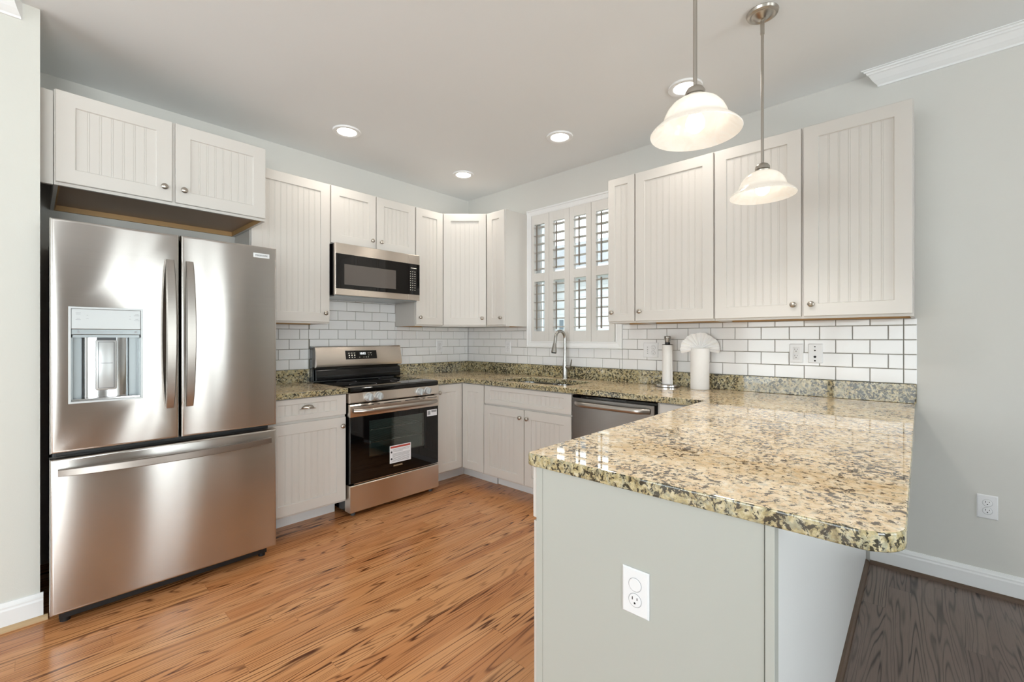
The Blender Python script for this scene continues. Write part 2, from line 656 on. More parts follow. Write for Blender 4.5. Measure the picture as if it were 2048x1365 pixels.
mb = MB()
holed(mb, lambda m, p, q, r, t: m.box(p, q, YB - .14, YB, r, t), XL, XR0, -0.06, H, REAR, 0, 0)
struct('wall_front', mb, 'wall')
mb = MB()
holed(mb, lambda m, p, q, r, t: m.box(XL - .14, XL, p, q, r, t), YB, 0.0, -0.06, H, [SIDE], 0, 0)
struct('wall_side', mb, 'wall')

# rear and side glazing: first mirrored in the fridge, others added for light
wn = 2
for (a, b, c, d) in REAR:
    e = bpy.data.objects.new('window_%d' % wn, None)
    COL.objects.link(e)
    e.location = ((a + b) / 2, YB, c)
    LOC[e.name] = e.location.copy()
    e['kind'] = 'structure'
    m_ = MB()
    for (p, q, r, t) in ((a - .08, a + .05, c - .02, d + .08), (b - .05, b + .08, c - .02, d + .08), (a, b, d - .05, d + .08), (a, b, c - .02, c + .12), ((a + b) / 2 - .05, (a + b) / 2 + .05, c, d)):
        m_.box(p, q, YB - .06, YB + .02, r, t)
    build('window_frame', m_, 'white', e)
    build('pane', MB().box(a, b, YB - .035, YB - .03, c, d), 'pane', e)
    wn += 1
e = bpy.data.objects.new('window_%d' % wn, None)  # side window out of view, added for its light
COL.objects.link(e)
e.location = (XL, (SIDE[0] + SIDE[1]) / 2, SIDE[2])
LOC[e.name] = e.location.copy()
e['kind'] = 'structure'
m_ = MB()
a, b, c, d = SIDE
for (p, q, r, t) in ((a - .08, a + .05, c - .02, d + .08), (b - .05, b + .08, c - .02, d + .08), (a, b, d - .05, d + .08), (a, b, c - .08, c + .06), ((a + b) / 2 - .05, (a + b) / 2 + .05, c, d)):
    m_.box(XL - .06, XL + .02, p, q, r, t)
build('window_frame', m_, 'white', e)
build('pane', MB().box(XL - .035, XL - .03, a, b, c, d), 'pane', e)

# baseboards, shoe moulding, crown
BBP = [(0, 0), (.016, 0), (.016, .085), (.013, .093), (.013, .100), (.009, .106), (.006, .118), (0, .118)]
SHP = [(.016, 0), (.034, 0), (.033, .008), (.029, .015), (.022, .019), (.016, .020)]
mb = MB().prism(BBP, lambda u, v, a: (-u, a, v), YB, -3.395)
struct('baseboard_right', mb, 'white')
struct('trim_1', MB().prism(SHP, lambda u, v, a: (-u, a, v), YB, -3.395), 'shoe_dark')
mb = MB().prism(BBP, lambda u, v, a: (a, -0.685 - u, v), XL, -3.172)
struct('baseboard_left', mb, 'white')
struct('trim_2', MB().prism(SHP, lambda u, v, a: (a, -0.685 - u, v), XL, -3.158), 'shoe_oak')
CRP = [(0, -.078), (.009, -.078), (.011, -.069), (.018, -.064), (.034, -.050), (.047, -.033), (.055, -.024), (.062, -.022), (.066, -.014), (.075, -.012), (.078, -.005), (.089, -.005), (.089, 0), (0, 0)]
vs0 = lambda u, v, a: (-u, (-3.435 + .074 * u / .089) if a else YB, H + v)
struct('trim_3', MB().prism(CRP, vs0, 0, 1), 'white')
vs1 = lambda u, v, a: ((-3.235 - .04 * u / .089) if a else XL, -0.685 - u, H + v)
struct('trim_4', MB().prism(CRP, vs1, 0, 1), 'white')

# ------------------------------------------------------------------ kitchen window and shutters
e = bpy.data.objects.new('window_1', None)
COL.objects.link(e)
e.location = (0, (WY0 + WY1) / 2, WZ0)
LOC[e.name] = e.location.copy()
e['kind'] = 'structure'
cy0, cy1, cz0, cz1 = -1.852, -0.848, 1.176, 2.468
CP = [(0, 0), (0, .020), (.004, .024), (.014, .024), (.018, .018), (.046, .014), (.052, .018), (.058, .016), (.0585, 0)]


def casing_ring(off, w):
    return [(-w, cy0 + off, cz0 + off), (-w, cy1 - off, cz0 + off), (-w, cy1 - off, cz1 - off), (-w, cy0 + off, cz1 - off)]


build('window_frame', MB().rings([casing_ring(o_, w_) for o_, w_ in CP], cap0=False, cap1=False), 'white', e)
m_ = MB()
for (p, q, r, t) in ((WY0, WY0 + .045, WZ0, WZ1), (WY1 - .045, WY1, WZ0, WZ1), (WY0, WY1, WZ0, WZ0 + .06), (WY0, WY1, WZ1 - .045, WZ1), (WY0, WY1, 1.80, 1.845)):
    m_.box(.07, .11, p, q, r, t)
build('sash', m_, 'white', e)
build('pane', MB().box(.088, .092, WY0 + .04, WY1 - .04, WZ0 + .05, WZ1 - .04), 'pane', e)

SHL = ['white shutter panel nearest the corner cabinet', 'second white shutter panel from the corner cabinet, behind the faucet',
       'third white shutter panel from the corner cabinet, right of the faucet', 'white shutter panel half hidden by the narrow upper cabinet']
op = [(-.943, -1.064), (-1.166, -1.288), (-1.390, -1.512), (-1.613, -1.734)]
ed = [WY1 - .002, -1.1155, -1.339, -1.5635, WY0 + .002]
for k in range(4):
    t = thing('shutter_panel', (0, (ed[k] + ed[k + 1]) / 2, WZ0), SHL[k], 'window shutter', 'shutter panels in the kitchen window')
    ya, yb = ed[k] - .0015, ed[k + 1] + .0015
    o0, o1 = op[k]
    m_ = MB()
    x0, x1 = -.014, .016
    for (p, q, r, u) in ((o0, ya, WZ0 + .003, WZ1 - .003), (yb, o1, WZ0 + .003, WZ1 - .003), (o1, o0, WZ0 + .003, 1.329), (o1, o0, 1.79, 1.866), (o1, o0, 2.323, WZ1 - .003)):
        m_.box(x0, x1, p, q, r, u, bev=.0012)
    build('frame', m_, 'shutter', t)
    for base, zs in ((1.3665, 6), (1.906, 6)):
        for j in range(zs):
            z = base + j * .0777
            ell = [(.030 * math.cos(a), .0048 * math.sin(a)) for a in [2 * math.pi * q / 14 for q in range(14)]]
            ti = math.radians(-3)
            pts = [(u * math.cos(ti) - v * math.sin(ti), u * math.sin(ti) + v * math.cos(ti)) for u, v in ell]
            build('louver', MB().prism(pts, lambda u, v, a, z=z: (u, a, z + v), o1 + .001, o0 - .001), 'shutter', t, smooth=40)
    yr = (-.991, -1.216, -1.459, -1.677)[k]
    for za, zb in ((1.345, 1.768), (1.888, 2.306)):
        build('tilt_rod', MB().box(-.041, -.031, yr - .0055, yr + .0055, za, zb, bev=.001), 'tiltrod', t)

# ------------------------------------------------------------------ wall tile
PZ, PT, GR = .0795, .157, .0036


def tiles(T, regions, phase, name, label, z00=1.017):
    """regions: (u0, u1, z0, z1) rectangles; running bond"""
    mb = MB(T)
    for (u0, u1, z0, z1) in regions:
        mb.add(rect(u0, u1, z0, z1, .0035), [(0, 1, 2, 3)], 1)
        r0 = math.floor((z0 - z00) / PZ + 1e-6)
        r = r0
        while z00 + r * PZ < z1 - 1e-4:
            za, zb = z00 + r * PZ, z00 + (r + 1) * PZ
            ph = phase + (PT / 2 if r % 2 else 0)
            k = math.floor((u0 - ph) / PT)
            while ph + k * PT < u1:
                a, b = ph + k * PT, ph + (k + 1) * PT
                a_, b_, za_, zb_ = max(a, u0) + GR / 2, min(b, u1) - GR / 2, max(za, z0) + GR / 2, min(zb, z1) - GR / 2
                if b_ - a_ > .006 and zb_ - za_ > .006:
                    i = .0022
                    tl = [random.uniform(-.00035, .00035) for _ in range(4)]
                    back = rect(a_, b_, za_, zb_, .0035)
                    mid_ = rect(a_, b_, za_, zb_, .0062)
                    fr_ = [(p[0], p[1] + d, p[2]) for p, d in zip(rect(a_, b_, za_, zb_, .0078, i), tl)]
                    mb.rings([back, mid_, fr_], m=0, cap0=False)
                k += 1
            r += 1
    o = build(name, mb, ['tile', 'grout'])
    tag(o, label, 'tile backsplash', kind='structure')
    return o


TA = FA(0, 0)    # u = x
tiles(TA, [(-2.235, -1.705, 1.017, 1.372), (-1.705, -.900, .93, 1.585), (-.900, -.008, 1.017, 1.372)], -.1275 - 0.0, 'tile_backsplash',
      'white subway tile between the counter and cabinets on the range wall')
TB = FB(0, 0)    # u = -y
tiles(TB, [(.008, .848, 1.017, 1.372), (.848, 1.852, 1.017, 1.176), (1.852, 3.536, 1.017, 1.372)], 3.382 - 22 * PT + .012, 'tile_backsplash',
      'white subway tile between the counter and cabinets on the window wall')
mb = MB(TB)
for r in range(5):
    za, zb = 1.017 + r * PZ, min(1.017 + (r + 1) * PZ, 1.372)
    mb.rings([rect(3.538, 3.590, za + GR / 2, zb - GR / 2, .0), rect(3.538, 3.590, za + GR / 2, zb - GR / 2, .0055), rect(3.538, 3.588, za + GR / 2, zb - GR / 2, .0078, .002)], cap0=False)
mb.add(rect(3.5362, 3.588, 1.017, 1.372, .0034), [(0, 1, 2, 3)], 1)
tag(build('tile_backsplash', mb, ['tile', 'grout']), 'stacked column of narrow white tiles ending the backsplash', 'tile backsplash', kind='structure')

# ------------------------------------------------------------------ upper cabinets
ZB, ZT, DZ0, DZ1 = 1.372, 2.428, 1.385, 2.4225


def carcass(T, u0, u1, z0, z1, dep, parent, mats=('paint', 'rawpanel', 'rawwood'), rail=.012):
    """box with a recessed underside; outward face at local y = dep"""
    mb = MB(T)
    t = .014
    mb.box(u0 + t + .0004, u1 - t - .0004, .002, .006, z0 + rail, z1 - .001)
    mb.box(u0, u0 + t, .002, dep, z0, z1)
    mb.box(u1 - t, u1, .002, dep, z0, z1)
    e = .0004
    mb.box(u0 + t + e, u1 - t - e, .007, dep - .019, z1 - t, z1 - e)
    mb.box(u0 + t + e, u1 - t - e, .0065, dep - .019, z0 + rail, z0 + rail + .012, 1)
    mb.box(u0 + t + e, u1 - t - e, .0065, .022, z0 + e, z0 + rail - e, 2)
    if rail > .02:
        mb.box(u0 + t + e, u0 + t + .006, .023, dep - .019, z0 + .001, z0 + rail - e, 2)
        mb.box(u1 - t - .006, u1 - t - e, .023, dep - .019, z0 + .001, z0 + rail - e, 2)
    # face frame
    mb.box(u0 + t + e, u1 - t - e, dep - .018, dep - e, z0 + e, z0 + .045)
    mb.box(u0 + t + e, u1 - t - e, dep - .018, dep - e, z1 - .045, z1 - e)
    mb.box(u0 + t + e, u0 + .04, dep - .018, dep - e, z0 + .0455, z1 - .0455)
    mb.box(u1 - .04, u1 - t - e, dep - .018, dep - e, z0 + .0455, z1 - .0455)
    return build('body', mb, list(mats), parent)


def upper(T, org, u0, u1, doors, label, z0=ZB, z1=ZT, dz0=DZ0, dz1=DZ1, dep=.314, rail=.012, kz=.065, g=.0045, fr=.066, name='wall_cabinet'):
    """doors: list of (u0, u1, knob side or None)"""
    t = thing(name, org, label, 'cabinet', 'upper kitchen cabinets')
    carcass(T, u0, u1, z0, z1, dep, t, rail=rail)
    if len(doors) == 2:
        m_ = MB(T)
        c = doors[0][1]
        m_.box(c - .02, c + .02, dep - .018, dep - .0005, z0, z1)
        build('centre_stile', m_, 'paint', t)
    for a, b, k in doors:
        d = build('door', shaker(T @ Matrix.Translation((0, dep, 0)), a + g, b - g, dz0, dz1, fr=fr), 'paint', t)
        if k:
            knob(T, (a + .040) if k == 'l' else (b - .040), dep + .019, dz0 + kz, d)
    return t


# over the fridge
T = FA(0, -.0)
upper(T, (-2.684, -.3, 1.985), -3.137, -2.228, [(-3.137, -2.690, 'r'), (-2.684, -2.228, 'l')],
      'cream two-door cabinet above the refrigerator with a raw wood underside', 1.985, 2.432, 1.999, 2.428, .623, .030, .070)
o = build('filler_strip', MB().box(-3.181, -3.139, -.60, -.58, 1.99, 2.43), 'paint')
tag(o, 'narrow painted filler strip between left wall and fridge cabinet', 'filler strip')
upper(T, (-1.95, -.15, ZB), -2.222, -1.682, [(-2.222, -1.682, 'r')], 'tall cream single-door cabinet between the fridge and the microwave')
upper(T, (-1.3, -.15, 1.985), -1.679, -.914, [(-1.679, -1.2965, 'r'), (-1.2965, -.914, 'l')], 'short cream two-door cabinet directly above the microwave', 1.982, ZT, 1.988, DZ1)
upper(T, (-.76, -.15, ZB), -.911, -.609, [(-.911, -.607, 'l')], 'narrow cream single-door cabinet just right of the microwave')
# diagonal corner cabinet
t = thing('corner_wall_cabinet', (-.25, -.25, ZB), 'cream diagonal corner cabinet with one door facing the room', 'cabinet', 'upper kitchen cabinets')
poly = [(-.002, -.002), (-.606, -.002), (-.606, -.314), (-.318, -.614), (-.002, -.614)]
mb = MB().prism(poly, lambda u, v, a: (u, v, a), ZB + .010, ZT)
mb.prism([(-.604, -.30), (-.604, -.314), (-.318, -.612), (-.304, -.612)], lambda u, v, a: (u, v, a), ZB, ZB + .010)
build('body', mb, 'paint', t)
pa, pb = Vector((-.607, -.333, 0)), Vector((-.333, -.6285, 0))
ud = (pb - pa).normalized()
wd = Vector((ud.y, -ud.x, 0))
L_ = (pb - pa).length
TD = frame(pa - wd * .019, ud, wd)
d = build('door', shaker(TD, .004, L_ - .004, DZ0, DZ1), 'paint', t)
knob(TD, L_ - .040, .019, DZ0 + .065, d)
# window wall
TW = FB(0, 0)
upper(TW, (-.15, -.74, ZB), .617, .860, [(.6285, .860, 'r')], 'narrow cream cabinet between the corner cabinet and the window')
upper(TW, (-.15, -2.02, ZB), 1.909, 2.1245, [(1.909, 2.1255, 'l')], 'narrowest cream cabinet right of the shuttered window', fr=.052)
upper(TW, (-.15, -2.39, ZB), 2.1265, 2.659, [(2.1255, 2.659, 'l')], 'cream single-door cabinet just left of the widest two-door cabinet')
upper(TW, (-.15, -3.12, ZB), 2.661, 3.580, [(2.660, 3.1235, 'r'), (3.1265, 3.580, 'l')], 'widest cream two-door cabinet at the end of the window wall')

# ------------------------------------------------------------------ base cabinets
BZ0, BZ1 = .115, .874
TK = .46


def basebody(T, u0, u1, parent, dep=.616, toe=TK):
    mb = MB(T)
    t = .016
    mb.box(u0, u0 + t, .004, dep, BZ0, BZ1)
    mb.box(u1 - t, u1, .004, dep, BZ0, BZ1)
    e = .0004
    a, b = u0 + t + e, u1 - t - e
    mb.box(a, b, .011, dep - .019, BZ0 + e, BZ0 + t)
    mb.box(a, b, .004, .010, BZ0 + e, BZ1 - e)
    mb.box(a, b, dep - .018, dep - e, BZ0 + e, BZ0 + .035)
    mb.box(a, b, dep - .018, dep - e, BZ1 - .03, BZ1 - e)
    mb.box(a, b, dep - .018, dep - e, .70, .742)
    b = build('body', mb, 'paint', parent)
    build('toe_kick', MB(T).box(u0, u1, toe - .016, toe, 0, BZ0), 'white', parent)
    return b


def drawer_front(T, a, b, z0, z1, parent, name='drawer', dep=.616):
    return build(name, shaker(T @ Matrix.Translation((0, dep, 0)), a, b, z0, z1, rail=.033), 'paint', parent)


def cup_pull(T, u, w, z, parent):
    mb = MB(T @ Matrix.Translation((u, w, z)))
    n, q = 14, 6
    vs, fs = [], []
    for i in range(n + 1):
        a = math.pi * i / n
        for j in range(q + 1):
            b_ = (math.pi / 2) * j / q
            vs.append((.043 * math.cos(a) * math.sin(b_) if j < q else .043 * math.cos(a), .024 * math.cos(b_) * (math.sin(a) ** .4) + .001, .026 * math.sin(a) * math.sin(b_) - .008))
    for i in range(n):
        for j in range(q):
            k = i * (q + 1) + j
            fs.append((k, k + 1, k + q + 2, k + q + 1))
    mb.add(vs, fs)
    mb.box(-.052, .052, 0, .003, -.011, -.006, bev=.001)
    return build('cup_pull', mb, 'nickel', parent, smooth=60)


DRZ = (.730, .870)
DOZ = (.130, .712)
# left of the range
t = thing('base_cabinet', (-1.97, -.3, 0), 'cream drawer and door cabinet between fridge and range', 'cabinet', 'base kitchen cabinets')
TL = FA(0, 0)
basebody(TL, -2.228, -1.709, t)
d = drawer_front(TL, -2.224, -1.709, *DRZ, t)
cup_pull(TL, -1.974, .635, .808, d)
d = build('door', shaker(TL @ Matrix.Translation((0, .616, 0)), -2.224, -1.711, *DOZ), 'paint', t)
knob(TL, -1.740, .635, .652, d)
# corner cabinet with two folding doors
t = thing('corner_base_cabinet', (-.5, -.5, 0), 'cream corner base cabinet whose two doors meet beside the range', 'cabinet', 'base kitchen cabinets')
poly = [(-.004, -.004), (-.925, -.004), (-.925, -.612), (-.612, -.612), (-.612, -.908), (-.004, -.908)]
build('body', MB().prism(poly, lambda u, v, a: (u, v, a), BZ0, BZ1), 'paint', t)
mb = MB().box(-.925, -.47, -.476, -.46, 0, BZ0).box(-.476, -.46, -.908, -.46, 0, BZ0)
build('toe_kick', mb, 'white', t)
d = build('door', shaker(TL @ Matrix.Translation((0, .616, 0)), -.919, -.637, DOZ[0], .868), 'paint', t)
knob(TL, -.893, .635, .806, d)
build('door', shaker(TW @ Matrix.Translation((0, .616, 0)), .637, .905, DOZ[0], .868), 'paint', t)
# sink base
t = thing('sink_base_cabinet', (-.3, -1.36, 0), 'cream double-door sink cabinet under the kitchen window', 'cabinet', 'base kitchen cabinets')
basebody(TW, .911, 1.801, t)
drawer_front(TW, .916, 1.797, .722, .868, t, 'false_drawer_front')
d = build('door', shaker(TW @ Matrix.Translation((0, .616, 0)), .911, 1.3535, .130, .708), 'paint', t)
knob(TW, 1.322, .635, .646, d)
d = build('door', shaker(TW @ Matrix.Translation((0, .616, 0)), 1.359, 1.797, .130, .708), 'paint', t)
knob(TW, 1.393, .635, .646, d)
# cabinet in the inner corner of the peninsula
t = thing('base_cabinet', (-.3, -2.58, 0), 'cream cabinet between the dishwasher and the peninsula', 'cabinet', 'base kitchen cabinets')
basebody(TW, 2.432, 2.735, t)
drawer_front(TW, 2.446, 2.735, .130, .868, t, 'door')
# peninsula
t = thing('peninsula_cabinet', (-1.2, -3.06, 0), 'peninsula cabinet with plain end panel and white back', 'cabinet', 'base kitchen cabinets')
PX, PY0, PY1 = -2.168, -2.742, -3.376
mb = MB()
mb.box(PX + .018, -.002, PY1 + .008, PY0, .115, .874)
mb.box(PX + .018, -.002, PY1 + .008, PY0 - .16, 0, .115)
build('body', mb, 'paint_end', t)
mb = MB()
mb.box(PX + .001, PX + .018, PY0 - .024, PY0, .0, .875, bev=.0008)
build('corner_stile', mb, 'paint_end', t)
build('end_panel', MB().box(PX, PX + .018, PY1 + .014, PY0 - .0255, .0, .8745, bev=.0008), 'paint_end', t)
build('corner_trim', MB().box(PX - .004, PX + .030, PY1 - .006, PY1 + .012, .0, .8745, bev=.001), 'paint_end', t)
build('back_panel', MB().box(PX + .031, -.003, PY1, PY1 + .008, 0, .8745), 'white', t)
build('base_moulding', MB().prism([(.0, 0), (.019, 0), (.017, .009), (.010, .016), (.0, .019)], lambda u, v, a: (a, PY1 - u, v), PX + .04, -.02), 'shoe_dark', t)
TP = frame((0, PY0, 0), (-1, 0, 0), (0, 1, 0))
drawer_front(TP, 1.72, 2.160, .715, .868, t, 'drawer', 0)
drawer_front(TP, 1.72, 2.156, .130, .702, t, 'door', 0)
# ------------------------------------------------------------------ granite


def arc(cx, cy, r, a0, a1, n=8):
    return [(cx + r * math.cos(math.radians(a0 + (a1 - a0) * i / n)), cy + r * math.sin(math.radians(a0 + (a1 - a0) * i / n))) for i in range(n + 1)]


def slab(name, outer, hole, z0, z1, parent=None):
    bm = bmesh.new()
    loops = [outer] + ([hole] if hole else [])
    es = []
    for lp in loops:
        vs = [bm.verts.new((x, y, z1)) for x, y in lp]
        for i in range(len(vs)):
            es.append(bm.edges.new((vs[i], vs[(i + 1) % len(vs)])))
    bmesh.ops.triangle_fill(bm, use_beauty=True, edges=es)
    r = bmesh.ops.extrude_face_region(bm, geom=bm.faces[:])
    for v in [g for g in r['geom'] if isinstance(g, bmesh.types.BMVert)]:
        v.co.z = z0
    bmesh.ops.recalc_face_normals(bm, faces=bm.faces[:])
    rim = [e_ for e_ in bm.edges if len(e_.link_faces) == 2 and e_.calc_face_angle(0) > 1.2 and abs(e_.verts[0].co.z - e_.verts[1].co.z) < 1e-5]
    bmesh.ops.bevel(bm, geom=rim, offset=.005, segments=3, profile=.5, affect='EDGES')
    bm.verts.index_update()
    mb = MB()
    mb.add([v.co[:] for v in bm.verts], [tuple(v.index for v in f.verts) for f in bm.faces])
    bm.free()
    o = build(name, mb, ['granite', 'granite_shaded'], parent)
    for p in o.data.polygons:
        p.material_index = 0 if p.normal.z > .85 else 1  # upright faces take the copy with shade in its colour
    return o


CZ0, CZ1 = .876, .914
outer = [(-.926, -.002), (-.926, -.653)] + [(-.653, -.653), (-.653, -2.712)] + arc(-2.161, -2.732, .02, 90, 180, 4) + arc(-2.111, -3.515, .07, 180, 270, 10) + [(-.002, -3.585), (-.002, -.002)]
SK = (-.555, -.165, -1.70, -1.0)


def rrect(x0, x1, y0, y1, r, n=5):
    return arc(x0 + r, y0 + r, r, 180, 270, n) + arc(x1 - r, y0 + r, r, 270, 360, n) + arc(x1 - r, y1 - r, r, 0, 90, n) + arc(x0 + r, y1 - r, r, 90, 180, n)


ct = slab('countertop', outer, rrect(*SK, .08), CZ0, CZ1)
tag(ct, 'speckled gold granite worktop running from the range round to the peninsula', 'countertop')
build('backsplash_strip', MB().box(-.926, -.022, -.022, -.003, CZ1 + .0005, 1.0165, bev=.002), 'granite_shaded', ct)
build('backsplash_strip', MB().box(-.022, -.003, -3.588, -.003, CZ1 + .0005, 1.0165, bev=.002), 'granite_shaded', ct)
ct2 = slab('countertop', [(-2.232, -.002), (-2.232, -.653), (-1.704, -.653), (-1.704, -.002)], None, CZ0, CZ1)
tag(ct2, 'small speckled granite worktop between the fridge and the range', 'countertop')
build('backsplash_strip', MB().box(-2.232, -1.704, -.022, -.003, CZ1 + .0005, 1.0165, bev=.002), 'granite_shaded', ct2)

# sink
sk = thing('kitchen_sink', (-.36, -1.35, .70), 'stainless double-bowl undermount sink below the shuttered window', 'sink')


def bowl(x0, x1, y0, y1, z0, z1, name):
    mb = MB()
    R = lambda i, z, r: [(x, y, z) for x, y in rrect(x0 + i, x1 - i, y0 + i, y1 - i, r)]
    mb.rings([R(-.018, z1, .085), R(-.018, z1 - .004, .085), R(-.002, z1 - .004, .07), R(.0, z1 - .03, .065), R(.012, z0 + .03, .06), R(.045, z0, .05)], cap0=False, cap1=True)
    b = build(name, mb, 'chrome', sk, smooth=50)
    build('drain', MB().lathe([(0, .001), (.02, .001), (.038, .002), (.042, 0.0)], ((x0 + x1) / 2, (y0 + y1) / 2, z0 + .0015)), 'chrome', b, smooth=40)


bowl(SK[0] + .004, SK[1] - .004, -1.342, -1.004, .70, .874, 'bowl')
bowl(SK[0] + .004, SK[1] - .004, -1.696, -1.360, .72, .874, 'bowl')

# faucet
fx, fy = -.073, -1.337
t = thing('kitchen_faucet', (fx, fy, CZ1), 'tall brushed gooseneck faucet standing behind the sink', 'faucet')
build('base', MB().lathe([(0, 0), (.027, 0), (.027, .004), (.0225, .008), (.0215, .10), (.0195, .13), (.0150, .175), (.0138, .20), (0, .20)], (fx, fy, CZ1), seg=28), 'faucet', t, smooth=40)
path = [(fx, fy, CZ1 + .19), (fx, fy, CZ1 + .27)]
for i in range(13):
    a = math.pi * i / 12
    path.append((fx - .056 + .056 * math.cos(a), fy + .018 * (1 - math.cos(a)) / 2, CZ1 + .345 + .066 * math.sin(a)))
path += [(fx - .116, fy + .0185, CZ1 + .32), (fx - .122, fy + .019, CZ1 + .295)]
build('spout', MB().tube(path, .0135, 18), 'faucet', t, smooth=50)
mb = MB().tube([(fx - .120, fy + .0188, CZ1 + .303), (fx - .1235, fy + .019, CZ1 + .285), (fx - .130, fy + .0195, CZ1 + .238), (fx - .132, fy + .0196, CZ1 + .228)], [.0145, .017, .0235, .0235], 20)
sh = build('spray_head', mb, 'faucet', t, smooth=50)
build('nozzle', MB().cyl((fx - .132, fy + .0196, CZ1 + .228), (fx - .1328, fy + .0197, CZ1 + .221), .021, 20), 'dark', sh, smooth=50)
h = build('handle', MB().cyl((fx, fy - .015, CZ1 + .100), (fx - .006, fy - .066, CZ1 + .096), .0155, 18), 'faucet', t, smooth=50)
build('lever', MB().tube([(fx - .006, fy - .058, CZ1 + .104), (fx - .008, fy - .066, CZ1 + .118), (fx - .012, fy - .078, CZ1 + .168)], [.007, .006, .0045], 12, ry=[.007, .006, .0045]), 'faucet', h, smooth=50)

# ------------------------------------------------------------------ refrigerator
FY = -.872
fx0, fx1, fm = -3.156, -2.249, -2.7025
t = thing('refrigerator', (-2.70, -.45, 0), 'stainless french-door refrigerator with an ice and water dispenser', 'refrigerator')
mb = MB()
mb.box(fx0 + .012, fx1 - .012, -.745, -.04, .055, 1.768, bev=.004)
build('body', mb, 'greyside', t)
build('gasket', MB().box(fx0 + .02, fx1 - .02, -.79, -.7455, .07, 1.77), 'dark', t)
build('base_grille', MB().box(fx0 + .03, fx1 - .03, -.80, -.70, .018, .0545), 'dark', t)
for x in (fx0 + .05, fx1 - .05):
    for y in (-.78, -.10):
        build('foot', MB().cyl((x, y, 0), (x, y, .055), .018, 14), 'dark', t, smooth=40)
for x in (fx0 + .07, fx1 - .07):
    build('hinge_cover', MB().box(x - .05, x + .05, -.80, -.66, 1.7685, 1.788, bev=.006), 'greyside', t)


def door_rings(x0, x1, z0, z1, th, r=.012):
    """rounded-edge slab facing -y"""
    def rg(i, y):
        return [(x0 + i, y, z0 + i), (x1 - i, y, z0 + i), (x1 - i, y, z1 - i), (x0 + i, y, z1 - i)]
    out = [rg(0, FY + th)]
    for k in range(5):
        a = math.pi / 2 * k / 4
        out.append(rg(r * (1 - math.cos(a)), FY + r * (1 - math.sin(a))))
    return out, rg


# left door with the dispenser opening
dx0, dx1, dz0_, dz1_ = -3.096, -2.8515, .981, 1.399
rs, rg = door_rings(fx0, fm - .0035, .765, 1.782, .075)
hole = lambda i, y: [(dx0 + i, y, dz0_ + i), (dx1 - i, y, dz0_ + i), (dx1 - i, y, dz1_ - i), (dx0 + i, y, dz1_ - i)]
mb = MB().rings(rs + [hole(0, FY), hole(0, FY + .06)], cap1=True)
ld = build('door', mb, 'steel', t, uv=True, smooth=30, label='left stainless door with the dispenser')
# dispenser
dp = MB()
dp.rings([hole(-.004, FY - .0005), hole(-.004, FY - .006), hole(.004, FY - .006), hole(.005, FY + .002)], cap0=False, cap1=False)
ds = build('dispenser', dp, 'silverplastic', ld, smooth=30)
mb = MB().box(dx0 + .005, dx1 - .005, FY - .0045, FY + .03, 1.305, dz1_ - .005, bev=.002)
build('control_panel', mb, 'silverplastic', ld)
build('button_strip', MB().box(dx0 + .005, dx1 - .005, FY - .003, FY + .03, 1.280, 1.3045, bev=.002), 'silverdark', ld)
mb = MB()
cz0_, cz1_ = dz0_ + .006, 1.279
mb.box(dx0 + .005, dx0 + .009, FY, FY + .058, cz0_, cz1_)
mb.box(dx1 - .009, dx1 - .005, FY, FY + .058, cz0_, cz1_)
mb.box(dx0 + .005, dx1 - .005, FY, FY + .058, cz1_ - .012, cz1_)
mb.box(dx0 + .005, dx1 - .005, FY + .052, FY + .058, cz0_, cz1_)
build('cavity', mb, 'silverdark', ld)
mb = MB()
prof = []
for i in range(17):
    a = math.pi * i / 16
    prof.append((-2.9745 - .078 * math.cos(a) if False else -2.9745 - .082 * math.cos(a), FY + .050 - .030 * math.sin(a) ** .55))
n = len(prof)
mb.add([(x, y, cz0_ + .008) for x, y in prof] + [(x, y, cz1_ - .012) for x, y in prof], [(i, i + 1, n + i + 1, n + i) for i in range(n - 1)])
build('cavity_back', mb, 'chrome', ld, smooth=60)
mb = MB().box(-3.013, -2.940, FY + .004, FY + .018, 1.028, 1.258, bev=.006)
pd = build('paddle', mb, 'silverplastic', ld, smooth=40)
mb = MB()
for (a, b, c, d) in ((-3.004, -2.949, 1.246, 1.2475), (-3.004, -2.949, 1.037, 1.0385), (-3.004, -3.0025, 1.037, 1.2475), (-2.9505, -2.949, 1.037, 1.2475), (-2.998, -2.955, 1.150, 1.1515)):
    mb.box(a, b, FY + .0028, FY + .0045, c, d)
build('paddle_seam', mb, 'greyside', pd)
mb = MB().box(-3.008, -2.942, FY + .004, FY + .04, 1.254, 1.267, bev=.002)
for x in (-2.992, -2.975, -2.958):
    mb.cyl((x, FY + .012, 1.258), (x, FY + .012, 1.247), .006, 10)
build('nozzle', mb, 'greyside', ld)
mb = MB()
mb.box(dx0 + .006, dx1 - .006, FY - .002, FY + .05, cz0_ - .002, cz0_ + .008, bev=.002)
build('drip_tray', mb, 'chrome', ld)
mb = MB()
for (x, z, w) in ((-3.069, 1.377, .016), (-3.069, 1.371, .015), (-3.069, 1.352, .010), (-3.069, 1.346, .016), (-3.040, 1.366, .004), (-3.040, 1.352, .008), (-2.895, 1.366, .004), (-2.895, 1.353, .006), (-2.871, 1.376, .012), (-2.871, 1.370, .020), (-2.871, 1.353, .010), (-2.871, 1.347, .020)):
    mb.box(x - w / 2, x + w / 2, FY - .0050, FY - .0046, z - .0008, z + .0008)
for (x, w) in ((-3.000, .022), (-2.966, .016), (-2.932, .018)):
    mb.box(x - w / 2, x + w / 2, FY - .0034, FY - .0031, 1.2915, 1.2930)
for x in (-3.068, -2.874):
    mb.box(x - .004, x + .004, FY - .0034, FY - .0031, 1.2885, 1.2965)
build('button_legends', mb, 'greyink', ld)
